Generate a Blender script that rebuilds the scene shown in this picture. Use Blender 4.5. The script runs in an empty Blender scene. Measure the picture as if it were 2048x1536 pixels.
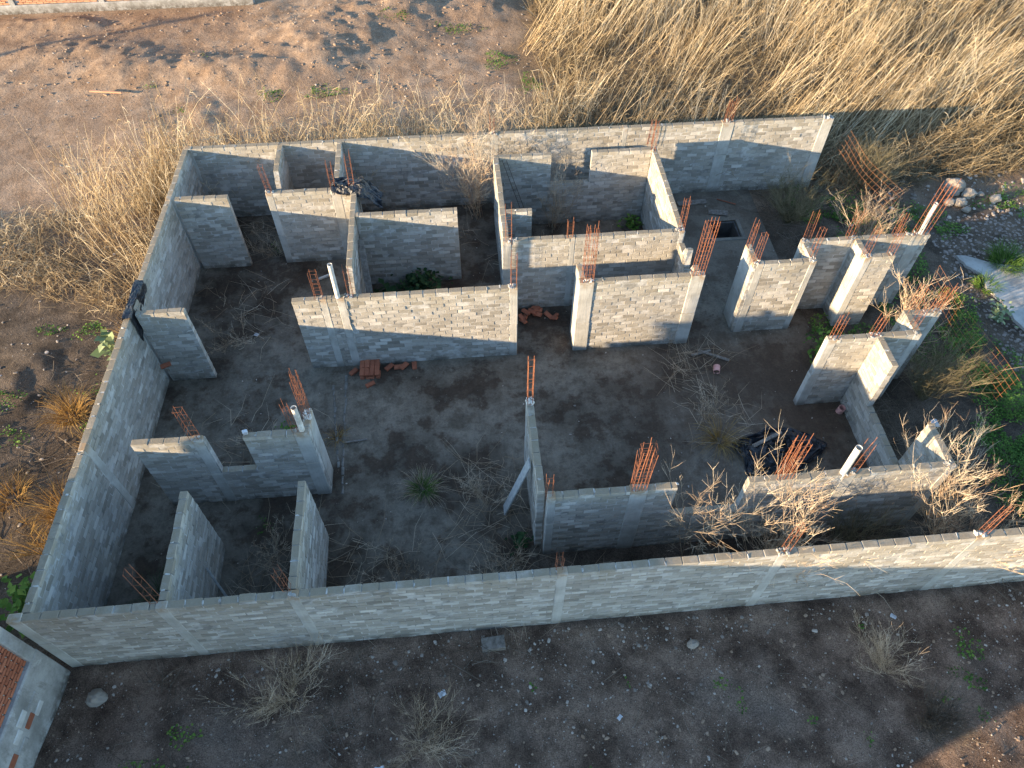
import bpy, math, random
import numpy as np
from mathutils import Vector, Matrix

sc = bpy.context.scene
COL = sc.collection
rng = np.random.default_rng(11)
random.seed(11)
rad = math.radians

# ------------------------------------------------------------------ camera
CAM_H = 14.789
cam = bpy.data.cameras.new('camera')
cam.sensor_width = 36.0
cam.lens = 36.0 * 1504.8 / 2048.0
cam.clip_end = 2000.0
cam_ob = bpy.data.objects.new('camera', cam)
COL.objects.link(cam_ob)
PITCH, ROLL, YAW = 0.918202, 0.005839, -0.093864
def cam_axes():
    cp, sp = math.cos(PITCH), math.sin(PITCH)
    f = Vector((0, cp, -sp)); u = Vector((0, sp, cp)); r = Vector((1, 0, 0))
    r2 = r * math.cos(ROLL) + u * math.sin(ROLL)
    u2 = u * math.cos(ROLL) - r * math.sin(ROLL)
    Z = Matrix.Rotation(YAW, 3, 'Z')
    return Z @ r2, Z @ u2, Z @ f
cr, cu, cf = cam_axes()
cam_ob.matrix_world = Matrix(((cr.x, cu.x, -cf.x, 0), (cr.y, cu.y, -cf.y, 0), (cr.z, cu.z, -cf.z, CAM_H), (0, 0, 0, 1)))
sc.camera = cam_ob

# ------------------------------------------------------------------ sky, sun, exposure
SUN_AZ, SUN_EL = rad(71.0), rad(11.6)
world = bpy.data.worlds.new('World'); sc.world = world; world.use_nodes = True
wn = world.node_tree.nodes
sky = wn.new('ShaderNodeTexSky'); sky.sky_type = 'NISHITA'; sky.sun_disc = False
sky.sun_elevation = SUN_EL; sky.sun_rotation = SUN_AZ + math.pi
sky.air_density = 1.0; sky.dust_density = 0.15; sky.ozone_density = 2.1
world.node_tree.links.new(sky.outputs[0], wn['Background'].inputs[0])
wn['Background'].inputs[1].default_value = 0.15
sun = bpy.data.lights.new('sun', 'SUN'); sun.energy = 4.5; sun.angle = rad(0.5); sun.color = (1.0, 0.75, 0.46)
sun_ob = bpy.data.objects.new('sun', sun); COL.objects.link(sun_ob)
sd = Vector((math.sin(SUN_AZ) * math.cos(SUN_EL), math.cos(SUN_AZ) * math.cos(SUN_EL), -math.sin(SUN_EL)))
sun_ob.rotation_euler = sd.to_track_quat('-Z', 'Y').to_euler()
sun_ob.location = (-30, -10, 20)
sc.view_settings.view_transform = 'Standard'; sc.view_settings.look = 'None'
sc.view_settings.gamma = 1.0; sc.view_settings.use_curve_mapping = False
sc.view_settings.exposure = 1.98

# ------------------------------------------------------------------ materials
MATS = {}
def new_mat(name):
    m = bpy.data.materials.new(name); m.use_nodes = True
    nt = m.node_tree; b = nt.nodes['Principled BSDF']
    MATS[name] = m
    return m, nt, b
class NT:
    def __init__(s, nt): s.nt = nt
    def n(s, t, **k):
        o = s.nt.nodes.new(t)
        for a, v in k.items(): setattr(o, a, v)
        return o
    def l(s, a, b): s.nt.links.new(a, b)
    def noise(s, scale, vec=None, detail=4.0, rough=0.6, dim='3D'):
        o = s.n('ShaderNodeTexNoise'); o.noise_dimensions = dim
        o.inputs['Scale'].default_value = scale; o.inputs['Detail'].default_value = detail; o.inputs['Roughness'].default_value = rough
        if vec: s.l(vec, o.inputs['Vector'])
        return o.outputs['Fac']
    def ramp(s, fac, stops):
        o = s.n('ShaderNodeValToRGB'); e = o.color_ramp.elements
        while len(e) < len(stops): e.new(0.5)
        for i, (p, c) in enumerate(stops):
            e[i].position = p; e[i].color = (c, c, c, 1) if isinstance(c, (int, float)) else (*c, 1)
        s.l(fac, o.inputs[0]); return o.outputs[0]
    def mix(s, fac, a, b, mode='MIX'):
        o = s.n('ShaderNodeMix'); o.data_type = 'RGBA'; o.blend_type = mode
        for sock, v in ((o.inputs[0], fac), (o.inputs[6], a), (o.inputs[7], b)):
            if hasattr(v, 'is_output'): s.l(v, sock)
            elif isinstance(v, (int, float)): sock.default_value = v
            else: sock.default_value = (*v, 1)
        return o.outputs[2]
    def math(s, op, a, b=0.0, c=0.0, clamp=False):
        o = s.n('ShaderNodeMath', operation=op); o.use_clamp = clamp
        for i, v in enumerate((a, b, c)):
            if hasattr(v, 'is_output'): s.l(v, o.inputs[i])
            else: o.inputs[i].default_value = v
        return o.outputs[0]
    def mapr(s, v, a, b, c=0.0, d=1.0):
        o = s.n('ShaderNodeMapRange'); o.interpolation_type = 'SMOOTHSTEP'
        s.l(v, o.inputs[0])
        for i, q in enumerate((a, b, c, d)): o.inputs[i + 1].default_value = q
        return o.outputs[0]
    def pos(s): return s.n('ShaderNodeNewGeometry').outputs['Position']
    def scale(s, vec, xyz):
        o = s.n('ShaderNodeMapping'); s.l(vec, o.inputs[0]); o.inputs['Scale'].default_value = xyz; return o.outputs[0]
    def sep(s, vec):
        o = s.n('ShaderNodeSeparateXYZ'); s.l(vec, o.inputs[0]); return o.outputs
    def bump(s, h, strength, dist, b):
        o = s.n('ShaderNodeBump'); o.inputs['Strength'].default_value = strength; o.inputs['Distance'].default_value = dist
        s.l(h, o.inputs['Height']); s.l(o.outputs[0], b.inputs['Normal'])
    def rand(s):
        a = s.n('ShaderNodeNewGeometry').outputs['Random Per Island']
        b = s.n('ShaderNodeObjectInfo').outputs['Random']
        return s.math('FRACT', s.math('ADD', a, b))

def mat_block():
    m, nt, b = new_mat('grey_block'); t = NT(nt); p = t.pos()
    r = t.rand()
    base = t.ramp(r, [(0.0, (0.225, 0.208, 0.180)), (0.25, (0.315, 0.295, 0.260)), (0.60, (0.385, 0.365, 0.328)), (0.85, (0.46, 0.442, 0.408)), (1.0, (0.60, 0.585, 0.555))])
    n1 = t.noise(0.9, p, 5, 0.62)
    base = t.mix(t.math('MULTIPLY', t.mapr(n1, 0.35, 0.72), 0.6), base, (0.38, 0.36, 0.322))
    # brown weathering of the upper courses, uneven
    z = t.sep(p)[2]
    wz = t.mapr(z, 1.55, 2.42)
    n2 = t.noise(2.2, t.scale(p, (1, 1, 0.35)), 6, 0.7)
    f = t.math('MULTIPLY', wz, t.mapr(n2, 0.34, 0.66))
    base = t.mix(t.math('MULTIPLY', f, 0.7), base, (0.29, 0.255, 0.195))
    # pale salt and cement smears
    n3 = t.noise(1.5, t.scale(p, (0.8, 0.8, 4.5)), 7, 0.75)
    base = t.mix(t.math('MULTIPLY', t.mapr(n3, 0.54, 0.74), 0.55), base, (0.60, 0.60, 0.585))
    # uneven darkening just above the floor
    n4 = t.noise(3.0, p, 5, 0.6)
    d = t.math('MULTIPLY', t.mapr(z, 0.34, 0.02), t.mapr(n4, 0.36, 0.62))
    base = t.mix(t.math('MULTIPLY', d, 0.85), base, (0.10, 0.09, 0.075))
    # rain-borne grime lying on the upward faces
    nz = t.sep(t.n('ShaderNodeNewGeometry').outputs['True Normal'])[2]
    gr = t.math('MULTIPLY', t.mapr(nz, 0.5, 0.9), t.mapr(t.noise(4.0, p, 5, 0.7), 0.25, 0.6, 0.55, 0.95))
    base = t.mix(gr, base, (0.235, 0.195, 0.140))
    g = t.noise(55.0, p, 3, 0.7)
    base = t.mix(0.35, base, t.mix(g, (0.15, 0.145, 0.13), (0.62, 0.6, 0.56)), 'OVERLAY')
    t.l(base, b.inputs['Base Color']); b.inputs['Roughness'].default_value = 0.95; b.inputs['Specular IOR Level'].default_value = 0.15
    t.bump(t.math('ADD', g, t.noise(14.0, p, 4, 0.6)), 0.55, 0.012, b)
mat_block()

def mat_mortar(name, c0, c1):
    m, nt, b = new_mat(name); t = NT(nt); p = t.pos()
    n = t.noise(3.5, p, 6, 0.65); c = t.mix(t.mapr(n, 0.3, 0.7), c0, c1)
    z = t.sep(p)[2]
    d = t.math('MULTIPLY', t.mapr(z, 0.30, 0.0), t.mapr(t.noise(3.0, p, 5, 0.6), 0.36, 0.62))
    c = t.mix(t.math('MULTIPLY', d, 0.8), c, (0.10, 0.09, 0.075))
    t.l(c, b.inputs['Base Color']); b.inputs['Roughness'].default_value = 0.97; b.inputs['Specular IOR Level'].default_value = 0.1
    t.bump(t.noise(40.0, p, 4, 0.7), 0.6, 0.01, b)
mat_mortar('mortar', (0.20, 0.19, 0.17), (0.50, 0.485, 0.455))

def mat_column():
    m, nt, b = new_mat('cast_concrete'); t = NT(nt); p = t.pos()
    st = t.noise(26.0, t.scale(p, (1, 1, 0.05)), 3, 0.6)
    n = t.noise(1.8, p, 6, 0.65)
    c = t.mix(t.mapr(n, 0.3, 0.7), (0.34, 0.33, 0.30), (0.50, 0.49, 0.46))
    c = t.mix(0.35, c, t.mix(st, (0.2, 0.2, 0.19), (0.6, 0.59, 0.56)), 'OVERLAY')
    z = t.sep(p)[2]
    nz = t.sep(t.n('ShaderNodeNewGeometry').outputs['True Normal'])[2]
    c = t.mix(t.math('MULTIPLY', t.mapr(nz, 0.5, 0.9), 0.7), c, (0.235, 0.195, 0.140))
    rust = t.math('MULTIPLY', t.mapr(z, 2.12, 2.42), t.mapr(t.noise(5.0, p, 4, 0.6), 0.38, 0.6))
    c = t.mix(t.math('MULTIPLY', rust, 0.75), c, (0.27, 0.17, 0.085))
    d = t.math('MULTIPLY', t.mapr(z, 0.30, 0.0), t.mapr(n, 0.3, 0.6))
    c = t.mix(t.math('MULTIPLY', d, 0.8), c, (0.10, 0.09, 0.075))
    t.l(c, b.inputs['Base Color']); b.inputs['Roughness'].default_value = 0.9; b.inputs['Specular IOR Level'].default_value = 0.2
    t.bump(t.math('ADD', st, t.noise(30.0, p, 4, 0.7)), 0.45, 0.012, b)
mat_column()

def mat_simple(name, c0, c1, scale=6.0, rough=0.8, bump=0.3, bd=0.01, spec=0.3, metal=0.0, island=0.0):
    m, nt, b = new_mat(name); t = NT(nt); p = t.pos()
    f = t.mapr(t.noise(scale, p, 5, 0.65), 0.28, 0.72)
    if island: f = t.mix(island, f, t.rand())
    t.l(t.mix(f, c0, c1), b.inputs['Base Color'])
    b.inputs['Roughness'].default_value = rough; b.inputs['Specular IOR Level'].default_value = spec; b.inputs['Metallic'].default_value = metal
    if bump: t.bump(t.noise(scale * 5, p, 4, 0.65), bump, bd, b)
    return m
mat_simple('rust', (0.10, 0.040, 0.024), (0.30, 0.115, 0.056), 14, 0.85, 0.2, 0.003)
mat_simple('dark_steel', (0.03, 0.022, 0.018), (0.08, 0.05, 0.035), 9, 0.7, 0)
mat_simple('wire_rust', (0.20, 0.08, 0.035), (0.42, 0.18, 0.07), 9, 0.85, 0)
mat_simple('pvc_white', (0.42, 0.39, 0.34), (0.74, 0.72, 0.67), 7, 0.45, 0.1, 0.002, 0.5)
mat_simple('pvc_pink', (0.50, 0.235, 0.205), (0.62, 0.33, 0.29), 8, 0.6, 0.1, 0.003)
mat_simple('pipe_shade', (0.05, 0.035, 0.03), (0.10, 0.06, 0.05), 8, 0.8, 0)
mat_simple('red_brick', (0.19, 0.062, 0.036), (0.37, 0.135, 0.075), 5, 0.9, 0.4, 0.006, 0.2, 0, 0.6)
mat_simple('house_brick', (0.30, 0.095, 0.05), (0.50, 0.185, 0.10), 4, 0.9, 0.4, 0.006, 0.2, 0, 0.6)
mat_simple('orange_brick', (0.42, 0.20, 0.115), (0.60, 0.34, 0.21), 3, 0.9, 0.4, 0.006, 0.2, 0, 0.6)
mat_simple('brick_mortar', (0.40, 0.385, 0.36), (0.58, 0.57, 0.545), 4, 0.95, 0.4, 0.006, 0.1)
def mat_plaster():
    m, nt, b = new_mat('plaster'); t = NT(nt); p = t.pos()
    c = t.mix(t.mapr(t.noise(1.6, p, 6, 0.68), 0.3, 0.7), (0.22, 0.215, 0.20), (0.43, 0.42, 0.40))
    c = t.mix(t.math('MULTIPLY', t.mapr(t.noise(4.0, t.scale(p, (1, 1, 0.4)), 6, 0.75), 0.5, 0.72), 0.7), c, (0.16, 0.145, 0.125))
    c = t.mix(t.math('MULTIPLY', t.mapr(t.noise(2.7, p, 7, 0.8), 0.58, 0.66), 0.6), c, (0.52, 0.51, 0.49))
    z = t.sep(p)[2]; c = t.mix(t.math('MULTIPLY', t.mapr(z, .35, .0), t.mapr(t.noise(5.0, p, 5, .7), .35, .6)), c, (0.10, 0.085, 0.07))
    t.l(c, b.inputs['Base Color']); b.inputs['Roughness'].default_value = 0.92; b.inputs['Specular IOR Level'].default_value = 0.15
    t.bump(t.noise(22.0, p, 5, 0.7), 0.5, 0.012, b)
mat_plaster()
mat_simple('weathered_wood', (0.10, 0.085, 0.07), (0.24, 0.21, 0.18), 12, 0.85, 0.4, 0.004)
mat_simple('pale_wood', (0.25, 0.26, 0.26), (0.42, 0.42, 0.40), 12, 0.8, 0.4, 0.004)
mat_simple('stone', (0.20, 0.17, 0.14), (0.42, 0.36, 0.29), 5, 0.9, 0.5, 0.02, 0.2, 0, 0.5)
mat_simple('pebble', (0.13, 0.105, 0.085), (0.46, 0.40, 0.34), 3, 0.9, 0.3, 0.004, 0.2, 0, 0.85)
mat_simple('clod', (0.20, 0.135, 0.090), (0.36, 0.265, 0.19), 3, 0.95, 0.5, 0.01, 0.1, 0, 0.5)
mat_simple('screed', (0.09, 0.083, 0.072), (0.21, 0.20, 0.18), 5, 0.9, 0.3)
mat_simple('cobble', (0.105, 0.083, 0.069), (0.27, 0.222, 0.190), 3, 0.85, 0.4, 0.006, 0.25, 0, 0.7)
mat_simple('street_concrete', (0.20, 0.188, 0.170), (0.44, 0.42, 0.385), 1.0, 0.85, 0.35, 0.006)
mat_simple('white_plastic', (0.34, 0.35, 0.37), (0.60, 0.61, 0.62), 9, 0.4, 0.2, 0.003, 0.5)
mat_simple('pole_concrete', (0.30, 0.29, 0.27), (0.40, 0.39, 0.36), 3, 0.9, 0.2)
mat_simple('pit_wall', (0.035, 0.033, 0.030), (0.09, 0.085, 0.08), 3, 0.9, 0.3)
mat_simple('pit_water', (0.010, 0.014, 0.020), (0.014, 0.018, 0.024), 3, 0.08, 0, 0, 0.6)
m_ = mat_simple('black_plastic', (0.010, 0.011, 0.014), (0.022, 0.023, 0.028), 7, 0.38, 0.5, 0.02, 0.5)

def mat_plant(name, stops, rough=0.85, trans=0.0):
    m, nt, b = new_mat(name); t = NT(nt)
    a = t.n('ShaderNodeAttribute', attribute_name='tint')
    f = t.math('ADD', a.outputs['Fac'], t.math('MULTIPLY', t.math('SUBTRACT', t.noise(0.5, t.pos(), 3, 0.6), 0.5), 0.7), clamp=True)
    t.l(t.ramp(f, stops), b.inputs['Base Color']); b.inputs['Roughness'].default_value = rough; b.inputs['Specular IOR Level'].default_value = 0.15
    if trans: b.inputs['Subsurface Weight'].default_value = 0.0
mat_plant('dry_cane', [(0.0, (0.17, 0.115, 0.06)), (0.35, (0.36, 0.265, 0.15)), (0.7, (0.54, 0.43, 0.265)), (1.0, (0.70, 0.60, 0.43))])
mat_plant('reed_litter', [(0.0, (0.055, 0.040, 0.020)), (0.45, (0.19, 0.14, 0.078)), (0.8, (0.36, 0.28, 0.165)), (1.0, (0.50, 0.41, 0.26))])
mat_plant('dry_twig', [(0.0, (0.17, 0.115, 0.07)), (0.5, (0.36, 0.27, 0.18)), (1.0, (0.55, 0.45, 0.33))])
mat_plant('red_twig', [(0.0, (0.26, 0.14, 0.085)), (0.45, (0.50, 0.34, 0.21)), (1.0, (0.72, 0.60, 0.43))])
mat_plant('olive_twig', [(0.0, (0.055, 0.05, 0.025)), (0.5, (0.14, 0.12, 0.065)), (1.0, (0.28, 0.235, 0.15))])
mat_plant('dark_twig', [(0.0, (0.045, 0.035, 0.025)), (0.5, (0.10, 0.08, 0.06)), (1.0, (0.19, 0.155, 0.12))])
mat_plant('orange_grass', [(0.0, (0.13, 0.075, 0.025)), (0.5, (0.30, 0.17, 0.05)), (1.0, (0.42, 0.29, 0.10))])
mat_plant('green_leaf', [(0.0, (0.028, 0.06, 0.012)), (0.5, (0.07, 0.145, 0.025)), (1.0, (0.15, 0.23, 0.045))])
mat_plant('dark_leaf', [(0.0, (0.012, 0.028, 0.012)), (0.5, (0.025, 0.055, 0.020)), (1.0, (0.05, 0.085, 0.03))])
mat_plant('pale_leaf', [(0.0, (0.08, 0.12, 0.05)), (0.5, (0.17, 0.22, 0.11)), (1.0, (0.30, 0.34, 0.20))])

def mat_ground():
    m, nt, b = new_mat('soil'); t = NT(nt); p = t.pos(); x, y, z = t.sep(p)
    big = t.noise(0.22, p, 5, 0.6); mid = t.noise(1.3, p, 6, 0.65); fine = t.noise(9.0, p, 6, 0.7)
    tan = t.mix(t.mapr(mid, 0.3, 0.7), (0.205, 0.136, 0.088), (0.33, 0.240, 0.168))
    tan = t.mix(t.math('MULTIPLY', t.mapr(big, 0.45, 0.65), 0.6), tan, (0.20, 0.135, 0.092))
    dark = t.mix(t.mapr(mid, 0.32, 0.70), (0.068, 0.044, 0.031), (0.225, 0.155, 0.112))
    dark = t.mix(t.math('MULTIPLY', t.mapr(big, 0.5, 0.68), 0.7), dark, (0.18, 0.14, 0.11))
    humus = t.mix(t.mapr(mid, 0.3, 0.7), (0.050, 0.038, 0.028), (0.13, 0.10, 0.075))
    # darker soil near the walls and in front; dry tan soil on the back lot
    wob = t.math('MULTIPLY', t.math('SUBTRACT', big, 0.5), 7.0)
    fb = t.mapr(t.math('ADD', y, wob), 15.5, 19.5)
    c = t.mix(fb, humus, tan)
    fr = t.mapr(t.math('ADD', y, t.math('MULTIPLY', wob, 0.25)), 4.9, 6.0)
    sun_corner_tint = t.mapr(t.math('ADD', t.math('SUBTRACT', x, y), wob), 5.5, 9.5)  # sunlight on the front right corner, painted in as paler soil
    dark2 = t.mix(sun_corner_tint, dark, (0.21, 0.16, 0.12))
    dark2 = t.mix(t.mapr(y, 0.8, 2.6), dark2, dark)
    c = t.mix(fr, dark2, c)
    # reed field at the back right: litter-covered brown soil
    rf = t.math('MULTIPLY', t.mapr(t.math('ADD', x, wob), 1.5, 4.0), t.mapr(y, 17.5, 18.5))
    c = t.mix(t.math('MULTIPLY', rf, 0.75), c, (0.13, 0.092, 0.055))
    c = t.mix(0.55, c, t.mix(fine, (0.1, 0.1, 0.1), (0.85, 0.85, 0.85)), 'OVERLAY')
    sp = t.noise(42.0, p, 4, 0.8); c = t.mix(0.6, c, t.mix(t.mapr(sp, 0.3, 0.7), (0.05, 0.05, 0.05), (0.95, 0.95, 0.95)), 'OVERLAY')
    t.l(c, b.inputs['Base Color']); b.inputs['Roughness'].default_value = 0.97; b.inputs['Specular IOR Level'].default_value = 0.1
    h = t.math('ADD', fine, t.math('MULTIPLY', t.noise(34.0, p, 4, 0.7), 0.5))
    t.bump(h, 0.8, 0.05, b)
mat_ground()

def mat_floor():
    m, nt, b = new_mat('stained_slab'); t = NT(nt); p = t.pos(); x, y, z = t.sep(p)
    big = t.noise(0.42, p, 6, 0.62); mid = t.noise(1.9, p, 7, 0.7); fine = t.noise(17.0, p, 5, 0.7)
    con = t.mix(t.mapr(mid, 0.3, 0.7), (0.080, 0.064, 0.046), (0.240, 0.205, 0.160))
    soil = t.mix(t.mapr(mid, 0.3, 0.7), (0.024, 0.0165, 0.0115), (0.080, 0.058, 0.041))
    f = t.mapr(t.math('ADD', big, t.math('MULTIPLY', t.math('SUBTRACT', mid, 0.5), 0.75)), 0.44, 0.60)
    c = t.mix(f, con, soil)
    # brown silt over the right-hand room, paler screed at the back right
    c = t.mix(t.math('MULTIPLY', t.math('MULTIPLY', t.mapr(x, 2.5, 5.5), t.mapr(y, 13.4, 11.5)), t.mapr(mid, 0.2, 0.75, 0.75, 0.25)), c, (0.098, 0.067, 0.046))
    pale = t.math('MULTIPLY', t.mapr(x, 5.7, 6.2), t.mapr(y, 13.9, 14.8))
    c = t.mix(t.math('MULTIPLY', pale, t.mapr(mid, 0.25, 0.7, 0.8, 0.35)), c, (0.18, 0.152, 0.12))
    # trowel and broom streaks
    st = t.noise(7.0, t.scale(p, (1.0, 0.09, 1.0)), 3, 0.6)
    c = t.mix(0.30, c, t.mix(st, (0.15, 0.15, 0.15), (0.8, 0.8, 0.8)), 'OVERLAY')
    c = t.mix(0.55, c, t.mix(fine, (0.1, 0.1, 0.1), (0.85, 0.85, 0.85)), 'OVERLAY')
    sp = t.noise(48.0, p, 3, 0.75); c = t.mix(0.45, c, t.mix(sp, (0.05, 0.05, 0.05), (0.9, 0.9, 0.9)), 'OVERLAY')
    t.l(c, b.inputs['Base Color']); b.inputs['Specular IOR Level'].default_value = 0.2
    t.l(t.mapr(f, 0.0, 1.0, 0.72, 0.95), b.inputs['Roughness'])
    t.bump(t.math('ADD', fine, t.math('MULTIPLY', mid, 0.8)), 0.45, 0.02, b)
mat_floor()

# ------------------------------------------------------------------ mesh helpers
def mesh_np(name, V, F, mat=None, tint=None, smooth=False):
    """V (n,3), F (m,k) with equal k, or list of such arrays."""
    me = bpy.data.meshes.new(name)
    Fs = F if isinstance(F, list) else [F]
    Fs = [np.asarray(f, np.int32) for f in Fs if len(f)]
    V = np.asarray(V, np.float32)
    me.vertices.add(len(V)); me.vertices.foreach_set('co', V.ravel())
    nl = sum(f.size for f in Fs); me.loops.add(nl)
    me.loops.foreach_set('vertex_index', np.concatenate([f.ravel() for f in Fs]))
    tot = np.concatenate([np.full(len(f), f.shape[1], np.int32) for f in Fs])
    st = np.concatenate([[0], np.cumsum(tot)[:-1]]).astype(np.int32)
    me.polygons.add(len(tot)); me.polygons.foreach_set('loop_start', st)
    me.polygons.foreach_set('use_smooth', np.full(len(tot), bool(smooth)))
    if tint is not None:
        a = me.attributes.new('tint', 'FLOAT', 'POINT'); a.data.foreach_set('value', np.asarray(tint, np.float32))
    me.update(calc_edges=True); me.validate()
    if mat: me.materials.append(MATS[mat])
    return me
def obj(name, me, parent=None, loc=(0, 0, 0), rot=(0, 0, 0), **props):
    o = bpy.data.objects.new(name, me); COL.objects.link(o)
    o.location = loc; o.rotation_euler = rot
    if parent: o.parent = parent
    for k, v in props.items(): o[k] = v
    return o
def empty(name, loc, rz=0, **props):
    o = obj(name, None, None, loc, (0, 0, rz), **props); o.empty_display_size = 0.1; return o

CORN = [(a, b_, c) for a in (-1, 1) for b_ in (-1, 1) for c in (-1, 1)]
def cham_faces():
    idx = {c: i for i, c in enumerate(CORN)}
    vid = lambda c, a: idx[c] * 3 + a
    base = np.zeros((24, 3))
    for c in CORN:
        for a in range(3):
            v = np.array(c, float) * 0.8; v[a] = c[a]; base[vid(c, a)] = v
    quads, tris = [], []
    for a in range(3):
        o1, o2 = [i for i in range(3) if i != a]
        for s in (-1, 1):
            q = []
            for (p, r) in ((-1, -1), (1, -1), (1, 1), (-1, 1)):
                c = [0, 0, 0]; c[a] = s; c[o1] = p; c[o2] = r; q.append(vid(tuple(c), a))
            quads.append(q)
    for e in range(3):
        a, b_ = [i for i in range(3) if i != e]
        for sa in (-1, 1):
            for sb in (-1, 1):
                c0 = [0, 0, 0]; c0[a] = sa; c0[b_] = sb; c1 = list(c0); c0[e] = -1; c1[e] = 1
                quads.append([vid(tuple(c0), a), vid(tuple(c1), a), vid(tuple(c1), b_), vid(tuple(c0), b_)])
    for c in CORN: tris.append([vid(c, 0), vid(c, 1), vid(c, 2)])
    def fix(f):
        p = base[f]; n = np.cross(p[1] - p[0], p[2] - p[0])
        return f if n.dot(p.mean(0)) > 0 else f[::-1]
    return np.array([fix(q) for q in quads]), np.array([fix(q) for q in tris])
CQ, CT = cham_faces()
def cham_verts(sx, sy, sz, ch, jit=0.0, r=rng):
    V = np.zeros((24, 3))
    h = np.array([sx, sy, sz]) / 2
    for i, c in enumerate(CORN):
        j = r.normal(0, jit, 3) if jit else np.zeros(3)
        for a in range(3):
            v = np.array(c) * (h - ch); v[a] = c[a] * h[a]
            V[i * 3 + a] = v + j
    return V
def cham_mesh(name, sx, sy, sz, ch, mat, jit=0.0, off=(0, 0, 0)):
    return mesh_np(name, cham_verts(sx, sy, sz, ch, jit) + np.array(off), [CQ, CT], mat)
def multi_box(name, boxes, mat, ch=0.006, jit=0.0):
    """boxes: (cx,cy,cz,sx,sy,sz) joined in one mesh."""
    Vs, Qs, Ts = [], [], []
    for i, (cx, cy, cz, sx, sy, sz) in enumerate(boxes):
        Vs.append(cham_verts(sx, sy, sz, min(ch, sx / 3, sy / 3, sz / 3), jit) + np.array((cx, cy, cz)))
        Qs.append(CQ + 24 * i); Ts.append(CT + 24 * i)
    return mesh_np(name, np.concatenate(Vs), [np.concatenate(Qs), np.concatenate(Ts)], mat)

def tubes(name, segs, mat, sides=3, tint=None, caps=False):
    """segs (n,8): p0,p1,r0,r1"""
    S = np.asarray(segs, float); n = len(S)
    p0, p1, r0, r1 = S[:, :3], S[:, 3:6], S[:, 6], S[:, 7]
    d = p1 - p0; d /= np.maximum(np.linalg.norm(d, axis=1, keepdims=True), 1e-9)
    up = np.where(np.abs(d[:, 2:3]) > 0.9, np.array([[1., 0, 0]]), np.array([[0, 0, 1.]]))
    u = np.cross(d, up); u /= np.linalg.norm(u, axis=1, keepdims=True); w = np.cross(d, u)
    V = np.zeros((n, 2 * sides, 3))
    for k in range(sides):
        a = 2 * math.pi * k / sides; o = u * math.cos(a) + w * math.sin(a)
        V[:, k] = p0 + o * r0[:, None]; V[:, sides + k] = p1 + o * r1[:, None]
    base = (np.arange(n) * 2 * sides)[:, None]
    Q = np.concatenate([base + np.array([[k, sides + k, sides + (k + 1) % sides, (k + 1) % sides]]) for k in range(sides)])
    Fs = [Q]
    if caps:
        Fs.append(base + np.arange(sides)[None, :]); Fs.append(base + sides + np.arange(sides)[None, ::-1])
    tv = None if tint is None else np.repeat(np.asarray(tint), 2 * sides)
    return mesh_np(name, V.reshape(-1, 3), Fs, mat, tv)
def ring_tube(name, path, r, mat, sides=8, thick=None):
    """open pipe along +z of length path, wall thickness thick"""
    L = path; V = []; F = []
    rr = [(r, 0), (r, L), (r - thick, L), (r - thick, 0)]
    for (q, z) in rr:
        for k in range(sides):
            a = 2 * math.pi * k / sides; V.append((q * math.cos(a), q * math.sin(a), z))
    for i in range(4):
        j = (i + 1) % 4
        for k in range(sides):
            k2 = (k + 1) % sides; F.append((i * sides + k, i * sides + k2, j * sides + k2, j * sides + k))
    return mesh_np(name, V, np.array(F), mat)

def vnoise(x, y, seed=0):
    """smooth value noise on arrays"""
    r = np.random.default_rng(seed); T = r.random((256, 256))
    xi = np.floor(x).astype(int); yi = np.floor(y).astype(int); fx = x - xi; fy = y - yi
    fx = fx * fx * (3 - 2 * fx); fy = fy * fy * (3 - 2 * fy)
    g = lambda a, b_: T[a % 256, b_ % 256]
    return (g(xi, yi) * (1 - fx) + g(xi + 1, yi) * fx) * (1 - fy) + (g(xi, yi + 1) * (1 - fx) + g(xi + 1, yi + 1) * fx) * fy
def fbm(x, y, o=4, seed=0):
    s = 0; a = 1; t = 0
    for k in range(o):
        s = s + a * vnoise(x * 2 ** k + 17.3 * k, y * 2 ** k + 5.1 * k, seed + k); t += a; a *= 0.5
    return s / t - 0.5

# ------------------------------------------------------------------ terrain
def left_inner_x(y): return -7.62 + 0.035 * (y - 5.2)
def sstep(a, b_, v):
    t = np.clip((v - a) / (b_ - a), 0, 1); return t * t * (3 - 2 * t)
MOUNDS = [(a, b_, c, d * 1.2, e * .62) for (a, b_, c, d, e) in [(-10.5, 26.6, 2.6, 0.9, 0.55), (-7.2, 26.0, 2.4, 1.0, 0.60), (-4.6, 27.2, 1.8, 1.2, 0.75), (-13.5, 28.2, 2.2, 0.8, 0.45), (-3.0, 29.2, 2.0, 1.5, 0.9),
          (-1.0, 29.8, 1.6, 1.0, 0.7), (1.5, 30.0, 1.5, 0.9, 0.6), (-15.5, 30.2, 2.2, 0.5, 0.45), (-6.0, 28.8, 1.6, 1.0, 0.5), (-11.5, 9.5, 1.0, 1.6, 0.25), (-10.8, 12.3, 1.2, 1.2, 0.22),
          (16.0, 21.0, 3.5, 2.0, 0.5), (13.5, 23.0, 3.0, 2.0, 0.45), (-9.0, 23.6, 1.5, 1.0, 0.12)]]
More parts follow.
